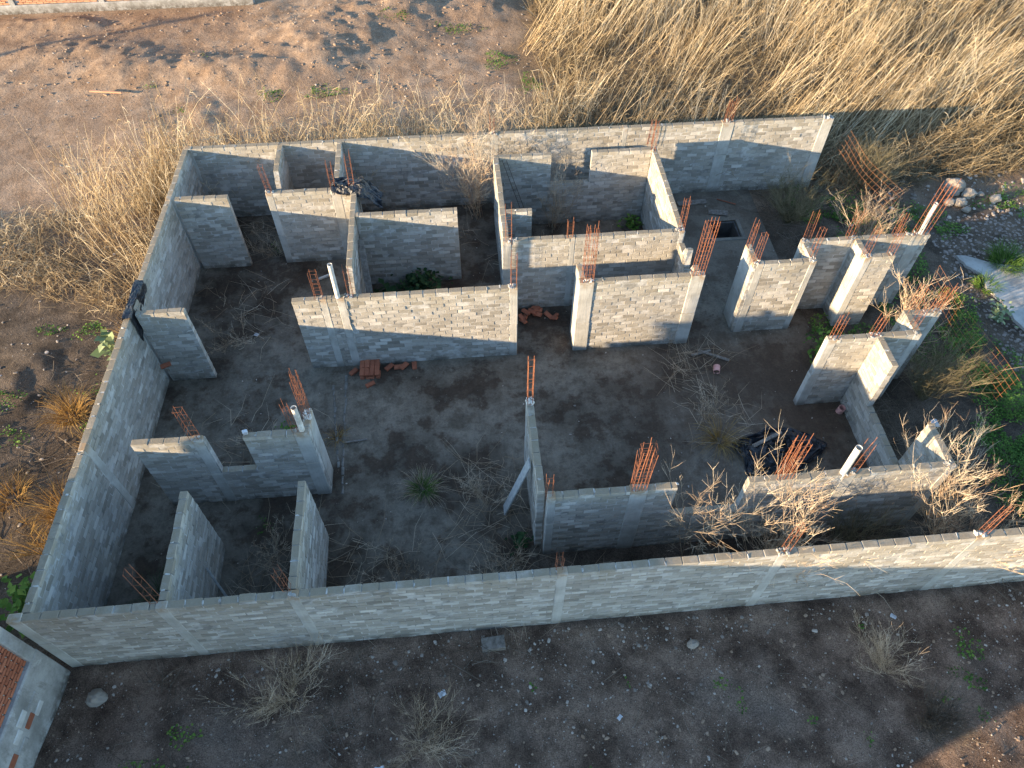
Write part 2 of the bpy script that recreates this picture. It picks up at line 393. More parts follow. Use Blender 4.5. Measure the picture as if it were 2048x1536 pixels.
def ground_h(x, y):
    x = np.asarray(x, float); y = np.asarray(y, float)
    h = fbm(x * 0.3, y * 0.3, 3, 3) * 0.10 + fbm(x * 1.6, y * 1.6, 3, 9) * 0.045 + fbm(x * 5.5, y * 5.5, 2, 12) * 0.018
    h = h + sstep(4.6, 3.6, y) * (fbm(x * 2.3, y * 2.3, 4, 61) * 0.10 + np.maximum(fbm(x * .55, y * .8, 2, 66), 0) * .35)
    rough = np.zeros_like(h)
    for (mx, my, sx, sy, a) in MOUNDS:
        g = np.exp(-(((x - mx) / sx) ** 2 + ((y - my) / sy) ** 2)); h = h + g * a; rough = rough + g
    h = h + np.clip(rough, 0, 1) * (fbm(x * 1.1, y * 1.3, 5, 21) * 0.34 + fbm(x * 4.5, y * 4.5, 3, 23) * 0.10)
    h = h + sstep(24.6, 26.0, y) * sstep(6, 1, x) * (fbm(x * .7, y * .9, 4, 31) * 0.16 + fbm(x * 4.0, y * 4.0, 3, 33) * 0.05)
    # level the ground round the walls, the street and the brick wall at the back
    lot = sstep(-9.3, -8.0, x) * sstep(13.6, 12.6, x) * sstep(4.0, 5.0, y) * sstep(20.2, 18.8, y)
    h = h * (1 - lot) + lot * (-0.03 + fbm(x * 1.3, y * 1.3, 3, 40) * 0.035)
    st = sstep(13.1, 13.9, x) * sstep(17.2, 16.2, y); h = h * (1 - st) + st * -0.05
    h = h + (.05 + .12 * fbm(x * 1.7, y * 0, 3, 44)) * np.exp(-((y - 5.1) / .16) ** 2) * sstep(-8.3, -7.6, x)
    bk = np.exp(-((y - 31.2) / 0.5) ** 2) * sstep(-6.8, -7.6, x); h = h * (1 - bk)
    return h
def in_slab(x, y):
    return ((x > -7.45) & (x < 1.2) & (y > 5.3) & (y < 18.2)) | ((x >= 1.2) & (x < 9.0) & (y > 6.72) & (y < 18.2))
def terrain():
    xs = np.concatenate([-np.geomspace(400, 21, 16), np.arange(-20, 26, 0.115), np.geomspace(27, 400, 16)])
    ys = np.concatenate([-np.geomspace(400, 3, 18), np.arange(-2, 34.5, 0.115), np.geomspace(35.5, 400, 16)])
    X, Y = np.meshgrid(xs, ys); H = ground_h(X, Y)
    far = np.maximum(np.maximum(np.abs(X) - 26, np.abs(Y - 16) - 20), 0); H = H / (1 + far * 0.2)
    inn = in_slab(X - 0.25, Y - 0.25) & in_slab(X + 0.25, Y + 0.25) & in_slab(X - 0.25, Y + 0.25) & in_slab(X + 0.25, Y - 0.25)
    H[inn] = -1.45
    V = np.stack([X, Y, H], -1).reshape(-1, 3); nx = len(xs); ny = len(ys)
    i = np.arange(nx * ny).reshape(ny, nx)
    F = np.stack([i[:-1, :-1], i[:-1, 1:], i[1:, 1:], i[1:, :-1]], -1).reshape(-1, 4)
    obj('ground', mesh_np('ground', V, F, 'soil', smooth=True), kind='structure')
terrain()

# concrete floor slab with the cistern opening
PIT = (7.38, 8.2, 16.03, 16.78)
def floor():
    xs = np.unique(np.concatenate([np.arange(-7.6, 9.01, 0.1), [1.2, PIT[0], PIT[1], 9.0]]).round(4)); ys = np.unique(np.concatenate([np.arange(5.3, 18.21, 0.1), [6.72, PIT[2], PIT[3]]]).round(4))
    X, Y = np.meshgrid(xs, ys)
    H = 0.004 + fbm(X * 0.8, Y * 0.8, 4, 50) * 0.022 + fbm(X * 3.5, Y * 3.5, 2, 57) * 0.010
    V = np.stack([X, Y, H], -1).reshape(-1, 3); nx, ny = len(xs), len(ys)
    i = np.arange(nx * ny).reshape(ny, nx)
    cx = (X[:-1, :-1] + X[1:, 1:]) / 2; cy = (Y[:-1, :-1] + Y[1:, 1:]) / 2
    ok = (cx < 1.2) | (cy > 6.72)
    ok &= ~((cx > PIT[0]) & (cx < PIT[1]) & (cy > PIT[2]) & (cy < PIT[3]))
    F = np.stack([i[:-1, :-1], i[:-1, 1:], i[1:, 1:], i[1:, :-1]], -1)[ok]
    o = obj('floor', mesh_np('floor', V, F, 'stained_slab', smooth=True), kind='structure')
    # pair of low screed strips left of an old footing
    for k, (x0, x1, y0, y1, w) in enumerate([(-3.33, -3.10, 11.6, 9.2, 0.05), (-3.02, -2.98, 11.9, 8.5, 0.055)]):
        bx = []
        n = 14
        for q in range(n):
            y = y0 + (y1 - y0) * (q + 0.5) / n; x = x0 + (x1 - x0) * (q + 0.5) / n + random.uniform(-.012, .012)
            bx.append((x, y, 0.004 + random.uniform(0, .008), w * random.uniform(.6, 1.2), (y0 - y1) / n * random.uniform(.8, 1.0), 0.035))
        obj('screed_strip', multi_box('screed_strip', bx, 'screed', 0.01, 0.006), o)
    # slab joint (screed step) across the right-hand room
    x0, x1, y0, y1 = PIT
    p = empty('cistern_pit', ((x0 + x1) / 2, (y0 + y1) / 2, 0), label='open square cistern pit in the pale slab at the back right', category='cistern')
    def loc(bx): return [(a - (x0 + x1) / 2, b_ - (y0 + y1) / 2, c, d, e, f) for (a, b_, c, d, e, f) in bx]
    e = 0.004
    obj('pit_lining', multi_box('pit_lining', loc([(x0 + .03 - e, (y0 + y1) / 2, -.62, .06, y1 - y0 - .125, 1.2), (x1 - .03 + e, (y0 + y1) / 2, -.62, .06, y1 - y0 - .125, 1.2),
        ((x0 + x1) / 2, y0 + .03 - e, -.62, x1 - x0, .06, 1.2), ((x0 + x1) / 2, y1 - .03 + e, -.62, x1 - x0, .06, 1.2)]), 'pit_wall', 0.01), p)
    obj('rim', multi_box('rim', loc([((x0 + x1) / 2, y0 - .055, .018, x1 - x0 + .25, .10, .05), (x1 + .055, (y0 + y1) / 2, .016, .10, y1 - y0, .05)]), 'cast_concrete', 0.012, .004), p)
    obj('water', mesh_np('water', [(-.5, -.45, -.9), (.5, -.45, -.9), (.5, .45, -.9), (-.5, .45, -.9)], np.array([[0, 1, 2, 3]]), 'pit_water'), p)
floor()

# ------------------------------------------------------------------ block walls
BL, BT, BH, PL, PH = 0.278, 0.140, 0.1035, 0.296, 0.120
NVAR = 7
BLOCK_V = [cham_verts(BL, BT, BH, 0.0055, 0.0024) for _ in range(NVAR)]
BLOCK_ME = [mesh_np('block', v, [CQ, CT], 'grey_block') for v in BLOCK_V]
TOPZ = 2.4
def runs(mask):
    d = np.diff(np.concatenate([[0], mask.astype(int), [0]])); return list(zip(np.where(d == 1)[0], np.where(d == -1)[0]))
def px_size(P):
    d = (P - np.array([0, 0, CAM_H])); return -np.linalg.norm(d, axis=1)
def cage(parent, s, y, z0, z1, nx=2, ny=2, wx=0.11, wy=0.10, lean=(0, 0), r=0.005, step=0.17, loose=0.0, name='rebar_cage'):
    """rusty reinforcement: every bar a sub-part, stirrups together"""
    root = obj(name, None, parent, (s, y, 0)); root.empty_display_size = 0.05
    L = z1 - z0
    P = lambda a, b_, z: (a + lean[0] * (z - z0), b_ + lean[1] * (z - z0), z)
    xs = np.linspace(-wx / 2, wx / 2, nx); ys = np.linspace(-wy / 2, wy / 2, ny)
    for a in xs:
        for b_ in ys:
            if 0 < np.where(xs == a)[0][0] < nx - 1 and 0 < np.where(ys == b_)[0][0] < ny - 1: continue
            zt = z1 - random.uniform(0, 0.16) - random.random() * loose
            j1 = (random.uniform(-1, 1) * (.018 + loose * .12), random.uniform(-1, 1) * (.018 + loose * .12))
            zm = (z0 + zt) / 2; p0 = P(a, b_, z0 - 0.08); pm = P(a + j1[0] * .3, b_ + j1[1] * .3, zm); p1 = P(a + j1[0], b_ + j1[1], zt)
            obj('rebar', tubes('rebar', [(*p0, *pm, r, r), (*pm, *p1, r, r)], 'rust', 5, caps=True), root)
    seg = []; z = z0 + 0.03
    while z < z1 - 0.10:
        zz = z + random.uniform(-.02, .02); dz = random.uniform(-.012, .012)
        c = [P(-wx / 2 - r, -wy / 2 - r, zz), P(wx / 2 + r, -wy / 2 - r, zz + dz), P(wx / 2 + r, wy / 2 + r, zz), P(-wx / 2 - r, wy / 2 + r, zz - dz)]
        for k in range(4): seg.append((*c[k], *c[(k + 1) % 4], r * .62, r * .62))
        z += step * random.uniform(.85, 1.15) * (1.0 if z < z0 + L * .55 else 1.35)
    if seg: obj('stirrups', tubes('stirrups', seg, 'rust', 4), root)
    return root
WALLS = {}
def block_wall(key, label, p0, p1, prof=None, cols=(), H=TOPZ, name='block_wall', group='unfinished grey block walls', limit=300, zb=-0.03):
    """cols: (s_center, width, proud, top) cast columns; prof: [(s,z)...] top outline"""
    p0 = np.array(p0, float); p1 = np.array(p1, float); L = float(np.linalg.norm(p1 - p0)); ang = math.atan2(p1[1] - p0[1], p1[0] - p0[0])
    root = empty(name, (p0[0], p0[1], 0), ang, label=label, category='wall', kind='thing', group=group); WALLS[key] = root
    prof = prof or [(0, H), (L, H)]
    ps = np.array([q[0] for q in prof]); pz = np.array([q[1] for q in prof])
    N = max(int(L * 100), 5); S = (np.arange(N) + .5) * L / N
    top = np.interp(S, ps, pz)
    colmask = np.zeros(N, bool)
    for (s, w, pr, ct) in cols: colmask |= np.abs(S - s) < w / 2 + .004
    blocks = []
    ncr = int(round(H / PH))
    wr = np.random.default_rng(abs(hash(key)) % 1000 if False else sum(ord(c) * (i + 3) for i, c in enumerate(key)))
    phase = wr.random() * PL
    for k in range(ncr):
        z0 = k * PH
        m = (top >= z0 + PH - .02) & ~colmask
        for (a, b_) in runs(m):
            sa, sb = a * L / N, b_ * L / N
            if sb - sa < .04: continue
            ph = phase + (k % 2) * PL / 2 + wr.uniform(-.02, .02)
            n0 = math.floor((sa - ph) / PL)
            edges = [sa] + [e for e in (ph + PL * np.arange(n0, n0 + int((sb - sa) / PL) + 3)) if sa + .05 < e < sb - .05] + [sb]
            for i in range(len(edges) - 1):
                g0 = 0 if i == 0 else .009; g1 = 0 if i == len(edges) - 2 else .009
                x0, x1 = edges[i] + g0, edges[i + 1] - g1
                blocks.append(((x0 + x1) / 2, wr.normal(0, .0035), z0 + PH / 2 + wr.normal(0, .0022) + (0 if k < ncr - 1 else .001), (x1 - x0), wr.normal(0, .006), wr.normal(0, .006), wr.integers(NVAR)))
    B = np.array(blocks) if blocks else np.zeros((0, 7))
    if len(B):
        c, s_ = math.cos(ang), math.sin(ang)
        Wp = np.stack([p0[0] + c * B[:, 0], p0[1] + s_ * B[:, 0], B[:, 2]], 1)
        order = np.argsort(-px_size(Wp) )
        if len(B) > limit:
            # the blocks that show largest: inside the picture, nearest first
            d = Wp - np.array([0, 0, CAM_H]); u = d @ np.array(cr); v = d @ np.array(cu); w = d @ np.array(cf)
            out = (np.abs(u / w) > 0.69) | (np.abs(v / w) > 0.52)
            order = np.argsort(-px_size(Wp) + out * 1000)
        for q in order[:limit]:
            x, y, z, ln, rz, rx, var = B[q]
            o = bpy.data.objects.new('block', BLOCK_ME[int(var)]); COL.objects.link(o); o.parent = root
            o.location = (x, y, z); o.rotation_euler = (rx, 0, rz); o.scale = (ln / BL, 1, 1)
        rest = order[limit:]
        if len(rest):
            Vs = []
            for q in rest:
                x, y, z, ln, rz, rx, var = B[q]
                v = BLOCK_V[int(var)] * np.array([ln / BL, 1, 1]); ca, sa = math.cos(rz), math.sin(rz)
                v = np.stack([v[:, 0] * ca - v[:, 1] * sa + x, v[:, 0] * sa + v[:, 1] * ca + y, v[:, 2] + z], 1); Vs.append(v)
            n = len(rest); off = (np.arange(n) * 24)[:, None, None]
            me = mesh_np('blocks', np.concatenate(Vs), [(CQ[None] + off).reshape(-1, 4), (CT[None] + off).reshape(-1, 3)], 'grey_block')
            obj('blocks', me, root, kind='stuff')
    # mortar core: profile strip, slightly recessed
    V, F = [], []
    hy = BT / 2 - 0.005
    keep = [i for i in range(N) if i % 3 == 0 or i == N - 1 or (i > 0 and abs(top[i] - top[i - 1]) > .02) or (i < N - 1 and abs(top[i + 1] - top[i]) > .02)]
    stepped = np.abs(np.gradient(top, L / N)) > .3
    for i in keep:
        zt = top[i]
        q = math.floor((zt + .02) / PH) * PH
        zt = q - 0.03 + wr.uniform(-.012, .008)
        if stepped[i] and abs(top[min(i + 1, N - 1)] - top[i]) < .1: zt = top[i] - .02 + wr.uniform(-.01, .01)
        s = S[i]
        if i == 0: s = 0.004
        if i == N - 1: s = L - .004
        V += [(s, -hy, zb), (s, hy, zb), (s, hy, zt), (s, -hy, zt)]
    n = len(keep)
    for i in range(n - 1):
        a, b_ = 4 * i, 4 * i + 4
        F += [(a, b_, b_ + 3, a + 3), (a + 1, a + 2, b_ + 2, b_ + 1), (a + 3, b_ + 3, b_ + 2, a + 2)]
    F += [(0, 3, 2, 1), (4 * n - 4, 4 * n - 3, 4 * n - 2, 4 * n - 1)]
    obj('mortar', mesh_np('mortar', V, np.array(F), 'mortar'), root)
    # mortar squeezed out on the top joints
    lumps = []
    for q in B:
        x, y, z, ln = q[:4]
        if z > H - PH and wr.random() < .4:
            e = x + ln / 2 + .008
            if e < L - .03: lumps.append((e + wr.uniform(-.01, .01), wr.uniform(-.03, .03), H - .010 + wr.uniform(-.008, .002), wr.uniform(.02, .04), wr.uniform(.04, .10), wr.uniform(.012, .022)))
    if lumps: obj('mortar_crumbs', multi_box('mortar_crumbs', lumps, 'mortar', .008, .006), root, kind='stuff')
    for (s, w, pr, ct) in cols:
        split = wr.uniform(1.0, 1.35)
        bx = [(s, 0, (zb + split) / 2, w, BT + 2 * pr + .006, split - zb), (s + wr.uniform(-.004, .004), 0, (split + ct) / 2 + .001, w - .006, BT + 2 * pr - .002, ct - split)]
        if ct > split + .1: me = multi_box('concrete_column', bx, 'cast_concrete', .012, .003)
        else: me = multi_box('concrete_column', [(s, 0, (zb + ct) / 2, w, BT + 2 * pr, ct - zb)], 'cast_concrete', .012, .003)
        cb = obj('concrete_column', me, root)
    return root
def rubble(root, s, y, z, w=0.2, n=9, mat='plaster'):
    bx = [(s + random.uniform(-w / 2, w / 2), y + random.uniform(-.06, .06), z + random.uniform(0, .03), random.uniform(.03, .07), random.uniform(.03, .07), random.uniform(.03, .06)) for _ in range(n)]
    obj('rough_concrete_top', multi_box('rough_concrete_top', bx, mat, .012, .008), root, kind='stuff')
def pipe(root, s, y, z0, z1, r=0.052, lean=(0, 0)):
    me = ring_tube('drain_pipe', z1 - z0, r, 'pvc_white', 14, 0.006)
    o = obj('drain_pipe', me, root, (s, y, z0), (-lean[1], lean[0], 0))
    return o

C = TOPZ
# --- boundary walls
fr = block_wall('front', 'long front boundary wall facing the dark stony ground', (-7.96, 5.25), (14.5, 5.32), cols=[(.12, .24, .006, C), (2.52, .2, .004, C), (4.72, .2, .004, C), (9.35, .2, .004, C), (13.3, .2, .004, C), (16.95, .2, .004, C), (20.6, .2, .004, C)], name='boundary_wall', group='boundary walls of the lot')
cage(fr, 2.40, .10, 2.38, 3.05, wx=.13, wy=.13, lean=(-.55, .55)); cage(fr, 4.62, .10, 2.36, 2.85, wx=.12, wy=.12, lean=(-.3, .4))
cage(fr, 13.35, .02, 2.36, 3.3, nx=2, ny=2, lean=(.10, .1)); rubble(fr, 13.3, 0, 2.39); cage(fr, 17.0, .02, 2.36, 3.35, lean=(.12, .1)); rubble(fr, 16.95, 0, 2.39)
cage(fr, 9.3, .05, 2.3, 2.9, lean=(.05, .1)); rubble(fr, 4.7, .02, 2.38, .2, 6)
lf = block_wall('left', 'long left boundary wall with black plastic hung over it', (left_inner_x(5.33) - .07, 5.33), (left_inner_x(18.2) - .07, 18.2), cols=[(3.3, .2, .004, C), (6.85, .2, .003, C), (10.8, .2, .003, C)], name='boundary_wall', group='boundary walls of the lot')
bk = block_wall('back', 'long back boundary wall below the dry reeds', (-7.28, 18.25), (10.9, 18.22), cols=[(.1, .2, .004, C), (8.45, .22, .004, C), (12.15, .16, .004, C), (15.10, .36, .018, C), (18.02, .32, .022, C - .04)], name='boundary_wall', group='boundary walls of the lot')
cage(bk, 15.1, .02, 2.36, 3.15, nx=3, lean=(.05, .05), wx=.2); rubble(bk, 18.0, 0, 2.36, .3, 16); rubble(bk, 15.1, 0, 2.38, .3, 8)
cage(bk, 8.4, 0, 2.36, 3.0); rubble(bk, 8.45, 0, 2.38); cage(bk, 12.9, -.13, 1.9, 2.75, wx=.12, lean=(.05, 0))

# --- rooms at the back left
wA = block_wall('A', 'short stub wall off the left boundary wall, nearest the back corner', (-7.15, 16.10), (-5.83, 16.10))
wB = block_wall('B', 'short wall with black plastic sheet caught on its right end', (-4.87, 16.15), (-2.52, 16.15), cols=[(.09, .18, .004, C), (1.78, .25, .004, C)])
cage(wB, .10, 0, 2.36, 3.3, lean=(-.04, 0)); cage(wB, 1.72, .03, 2.36, 3.25, lean=(0, 0)); cage(wB, 2.20, .02, 2.36, 3.5, wx=.13, lean=(.03, .02)); rubble(wB, .1, 0, 2.38); rubble(wB, 2.1, 0, 2.37, .4, 12)
wC1 = block_wall('C1', 'left of two parallel short walls meeting the back wall', (-4.70, 18.17), (-4.70, 16.24), prof=[(0, C), (1.13, C), (1.93, .75)])
wC2 = block_wall('C2', 'right of two parallel short walls meeting the back wall', (-3.09, 18.17), (-3.09, 16.23))
wE = block_wall('E', 'narrow wall with a dark plank leaning on its right side', (-2.62, 16.07), (-2.62, 12.33), prof=[(0, C), (2.83, C), (3.74, .5)])
wF = block_wall('F', 'freestanding wall above green plants in the middle back room', (-2.54, 15.09), (0.0, 15.09))
wU = block_wall('U', 'short stub wall off the left wall beside the hanging black plastic', (-7.30, 12.15), (-6.24, 12.15))
wD = block_wall('D', 'long wall in the centre with a white pipe on top', (-3.87, 12.25), (1.27, 12.25), cols=[(.70, .17, .004, C), (1.10, .20, .010, C), (5.04, .2, .006, C)])
pipe(wD, 1.04, .0, 1.7, 3.40, .055); cage(wD, .62, 0, 2.36, 3.3, wx=.17); cage(wD, 1.33, .02, 2.36, 3.35, wx=.10); cage(wD, 5.05, 0, 2.37, 3.45, wx=.13, wy=.1); rubble(wD, 5.02, 0, 2.38, .18, 14); rubble(wD, .62, 0, 2.37, .15, 6); rubble(wD, 1.3, 0, 2.38, .3, 9)
bx = [(1.20, -.07, z, .03, .035, .24) for z in np.arange(.2, 2.3, .25)]
obj('mortar_fillet', multi_box('mortar_fillet', bx, 'mortar', .01, .012), wD)

# --- room at the back centre
wH = block_wall('H', 'left side wall of the roofless room with a window gap', (1.14, 17.24), (1.14, 13.92))
wRB = block_wall('RB', 'back wall of the roofless room with a bush in its window gap', (1.22, 17.17), (5.40, 17.17), prof=[(0, C), (1.43, C), (1.435, 1.44), (2.535, 1.44), (2.54, C), (4.18, C)])
wRR = block_wall('RR', 'sunlit right side wall of the roofless room with a window gap', (5.48, 17.24), (5.48, 13.92)); rubble(wRR, .1, 0, 2.38, .15, 8)
cage(wRR, .15, -.05, 2.36, 3.3, wx=.1)
wST = block_wall('ST', 'tiny stub wall beside a rebar ladder inside the roofless room', (1.22, 14.90), (1.88, 14.90))
wI = block_wall('I', 'front wall of the roofless room behind the small closet', (1.04, 13.83), (5.56, 13.83), cols=[(.11, .22, .005, C), (1.72, .15, .004, C), (4.44, .14, .003, C)])
cage(wI, .16, -.03, 2.37, 3.55, wx=.14, wy=.08); rubble(wI, .25, 0, 2.38, .2, 8); cage(wI, 1.66, 0, 2.37, 2.98, wx=.13, wy=.08); cage(wI, 4.42, 0, 2.37, 3.4, wx=.12); rubble(wI, 4.4, 0, 2.38, .2, 10)
wJ = block_wall('J', 'broad sunlit wall between two thick columns with tall rebar', (2.70, 12.29), (5.68, 12.29), cols=[(.18, .36, .022, C), (2.80, .34, .022, C)])
cage(wJ, .20, 0, 2.35, 4.12, nx=4, ny=2, wx=.26, wy=.13, r=.006, step=.14); rubble(wJ, .2, 0, 2.36, .26, 22, 'pvc_white'); cage(wJ, 2.80, 0, 2.35, 4.10, nx=5, ny=2, wx=.27, wy=.14, r=.006, step=.13, lean=(.02, 0)); rubble(wJ, 2.82, 0, 2.36, .26, 16)
wJL = block_wall('JL', 'concrete return on the left end of the broad sunlit wall', (2.79, 12.395), (2.79, 12.86), cols=[(.232, .464, .004, C)])
wJR = block_wall('JR', 'notched return wall at the right end of the broad sunlit wall', (5.52, 12.395), (5.52, 13.75), prof=[(0, C), (.18, C), (.52, 1.75), (.62, 1.65), (.70, C), (.86, C - .05), (1.0, 2.05), (1.355, 2.1)])

# --- niches at the right
wK = block_wall('K', 'sunlit wall panel standing free in the middle of the right side', (6.90, 12.53), (8.44, 12.53), cols=[(.17, .2, .006, C), (1.46, .16, .006, C)])
wKL = block_wall('KL', 'shaded left return of the free-standing sunlit panel', (6.97, 12.61), (6.97, 13.18), cols=[(.285, .57, .004, C)])
cage(wKL, .5, 0, 2.36, 3.3, lean=(-.02, 0), wx=.13); cage(wK, .05, .02, 2.36, 3.35, wx=.13); rubble(wK, .12, 0, 2.37, .2, 10); rubble(wK, 1.45, 0, 2.37, .15, 10); rubble(wKL, .4, 0, 2.37, .2, 6)
wKR = block_wall('KR', 'short return joining the sunlit panel to the wall behind it', (8.37, 12.61), (8.37, 13.11)); cage(wKR, .05, 0, 2.36, 3.35, wx=.13)
wL = block_wall('L', 'right-hand wall ending in a column with rebar and white pipe', (8.30, 13.19), (11.52, 13.19), cols=[(.08, .16, .004, C), (1.34, .16, .004, C), (2.92, .34, .010, C)])
cage(wL, .12, .02, 2.36, 3.3, wx=.14, lean=(-.02, 0)); cage(wL, 1.2, .02, 2.36, 3.35, wx=.16); cage(wL, 2.98, .02, 2.36, 4.0, nx=4, wx=.34, wy=.12, r=.006, lean=(.06, -.01)); pipe(wL, 2.98, .0, 2.2, 3.32, .05, (-.02, 0)); rubble(wL, 2.75, .02, 2.38, .3, 10); rubble(wL, 1.3, 0, 2.37, .15, 8); rubble(wL, .1, 0, 2.37, .15, 8)
wLY = block_wall('LY', 'sunlit wall fin stepping forward of the right-hand pipe wall', (9.68, 13.11), (9.68, 12.62), cols=[(.39, .2, .004, C)])
wLX = block_wall('LX', 'narrow panel with rough broken right edge', (9.61, 12.54), (10.37, 12.54), cols=[(.09, .18, .005, C)])
cage(wLX, .03, .02, 2.36, 3.35, wx=.13); cage(wLX, .66, .02, 2.36, 3.3, wx=.13); rubble(wLX, .1, 0, 2.37, .15, 9); rubble(wLX, .66, 0, 2.37, .15, 6); cage(wL, 2.35, .02, 2.36, 3.1, wx=.12)

# --- lower right group
wM = block_wall('M', 'cracked wall with a pale left column beside the pink pipe ring', (7.84, 10.09), (9.97, 10.09), cols=[(.11, .22, .006, C), (2.04, .18, .005, C)])
cage(wM, .16, .02, 2.36, 3.2, nx=3, wx=.16, lean=(.02, 0)); cage(wM, 1.06, .02, 2.36, 3.1, nx=3, wx=.18, lean=(.03, 0)); rubble(wM, .15, 0, 2.37, .2, 8); rubble(wM, 1.1, 0, 2.37, .25, 10); rubble(wM, 2.0, 0, 2.37, .2, 8)
wN = block_wall('N', 'low sill wall rising to a tall fin at its back end', (9.02, 10.01), (9.02, 6.87), prof=[(0, C), (.80, C), (.805, .96), (3.14, .96)])
wMY = block_wall('MY', 'short fin behind the cracked wall at the lower right', (9.90, 10.17), (9.90, 10.60)); cage(wMY, .1, .03, 2.36, 3.2, wx=.14, lean=(-.02, 0))
wMX = block_wall('MX', 'short panel behind the cracked wall ending in orange rebar', (9.83, 10.68), (10.68, 10.68), cols=[(.76, .16, .005, C)])
cage(wMX, .74, .02, 2.36, 3.2, nx=4, wx=.24, lean=(.02, 0)); cage(wMX, .15, .02, 2.36, 3.3, nx=2, wx=.16, lean=(-.02, 0)); rubble(wMX, .74, 0, 2.37, .2, 10)
wQ = block_wall('Q', 'front inner wall with a wide window gap behind dry bushes', (1.31, 6.78), (9.22, 6.78), prof=[(0, C), (2.46, C), (2.465, 1.32), (3.84, 1.32), (3.845, C), (7.91, C)], cols=[(.08, .16, .006, C), (1.73, .34, .018, C), (5.80, .24, .012, C), (7.82, .18, .004, C)])
cage(wQ, .04, .02, 2.30, 3.2, wx=.12, wy=.1, loose=.15); cage(wQ, 1.72, 0, 2.34, 4.05, nx=5, ny=2, wx=.27, wy=.13, r=.006, step=.12, loose=.3); rubble(wQ, 1.72, 0, 2.36, .26, 14)
cage(wQ, 4.50, 0, 2.34, 3.85, nx=5, ny=2, wx=.28, wy=.12, r=.006, step=.16, loose=.2); pipe(wQ, 5.68, -.01, 2.0, 3.28, .062, (-.02, .0)); cage(wQ, 5.85, .02, 2.36, 3.5, wx=.15, lean=(.03, 0)); rubble(wQ, 5.82, 0, 2.37, .22, 12); rubble(wQ, 7.8, 0, 2.37, .2, 12)
wR = block_wall('R', 'short stub turning back from the right end of the front inner wall', (9.14, 6.86), (9.14, 7.72))
wS = block_wall('S', 'thin wall seen edge-on with a grey plank leaning on its left', (1.21, 9.04), (1.21, 6.87), cols=[(.09, .18, .004, C)])
cage(wS, .09, 0, 2.36, 3.9, nx=2, ny=2, wx=.13, wy=.10, r=.0085, step=.3); rubble(wS, .08, 0, 2.37, .16, 22, 'pvc_white')

# --- lower left group
wG = block_wall('G', 'wall with a square window gap at the lower left', (-6.65, 8.63), (-3.2, 8.63), prof=[(0, C), (1.40, C), (1.405, 1.20), (2.145, 1.20), (2.15, C), (3.45, C)], cols=[(1.27, .22, .004, C), (3.29, .30, .012, C)])
cage(wG, 1.22, .02, 2.36, 3.45, wx=.16, wy=.12, lean=(-.02, .0)); cage(wG, 3.17, .03, 2.36, 3.4, wx=.10, lean=(-.03, 0)); pipe(wG, 3.30, .02, 2.1, 3.15, .058); rubble(wG, 1.25, 0, 2.37, .15, 6)
wGR = block_wall('GR', 'concrete-faced return at the right end of the window-gap wall', (-3.28, 8.72), (-3.28, 9.17), cols=[(.225, .45, .006, C)])
cage(wGR, .30, .0, 2.36, 3.8, nx=4, ny=2, wx=.24, wy=.11, r=.006); rubble(wGR, .30, 0, 2.37, .24, 26, 'pvc_white')
wT1 = block_wall('T1', 'left of two short partitions touching the front boundary wall', (-5.44, 7.46), (-5.44, 5.35))
wT2 = block_wall('T2', 'right of two short partitions touching the front boundary wall', (-3.27, 7.49), (-3.27, 5.36))

# ------------------------------------------------------------------ neighbouring brick house (front left), casts the long shade
def brick_wall(root, x0, y0, ang, L, z0, z1, bl=.235, bh=.062, pl=.262, ph=.088, mat='red_brick', cols=(), limit=260, joined=False, depth=.05, sel=None, joined_skip=None):
    """brick face whose outer side is local -y"""
    me_v = [cham_verts(bl, depth, bh, .006, .003) for _ in range(5)]
    mes = [mesh_np('brick', v, [CQ, CT], mat) for v in me_v]
    c, s_ = math.cos(ang), math.sin(ang); B = []
    k = 0; z = z0
    while z + bh <= z1:
        s = -(k % 2) * pl / 2 + .01
        while s < L:
            a, b_ = max(s, 0), min(s + bl, L)
            if b_ - a > .05 and not any(abs((a + b_) / 2 - q) < w / 2 for (q, w) in cols): B.append(((a + b_) / 2, z + bh / 2, b_ - a))
            s += pl
        z += ph; k += 1
    B = np.array(B)
    P = np.stack([x0 + c * B[:, 0], y0 + s_ * B[:, 0], B[:, 1]], 1)
    d = P - np.array([0, 0, CAM_H]); u = d @ np.array(cr); v = d @ np.array(cu); w = d @ np.array(cf)
    vis = (np.abs(u / w) < .70) & (np.abs(v / w) < .53)
    if joined: vis[:] = False
    order = np.argsort(~vis, kind='stable'); nv = min(int(vis.sum()), limit)
    for q in order[:nv]:
        o = bpy.data.objects.new('brick', mes[q % 5]); COL.objects.link(o); o.parent = root
        o.location = (P[q, 0] - root.location.x, P[q, 1] - root.location.y, P[q, 2]); o.rotation_euler = (0, 0, ang); o.scale = (B[q, 2] / bl, 1, 1)
    rest = order[nv:]
    if len(rest):
        R_ = np.array([[c, -s_, 0], [s_, c, 0], [0, 0, 1]])
        Vs = [(me_v[q % 5] * np.array([B[q, 2] / bl, 1, 1])) @ R_.T + P[q] - np.array([root.location.x, root.location.y, 0]) for q in rest]
        off = (np.arange(len(rest)) * 24)[:, None, None]
        obj('bricks', mesh_np('bricks', np.concatenate(Vs), [(CQ[None] + off).reshape(-1, 4), (CT[None] + off).reshape(-1, 3)], mat), root, kind='stuff')
def rot_box(name, root, cx, cy, cz, sx, sy, sz, rz, mat, ch=.01):
    return obj(name, cham_mesh(name, sx, sy, sz, ch, mat), root, (cx - root.location.x, cy - root.location.y, cz), (0, 0, rz))
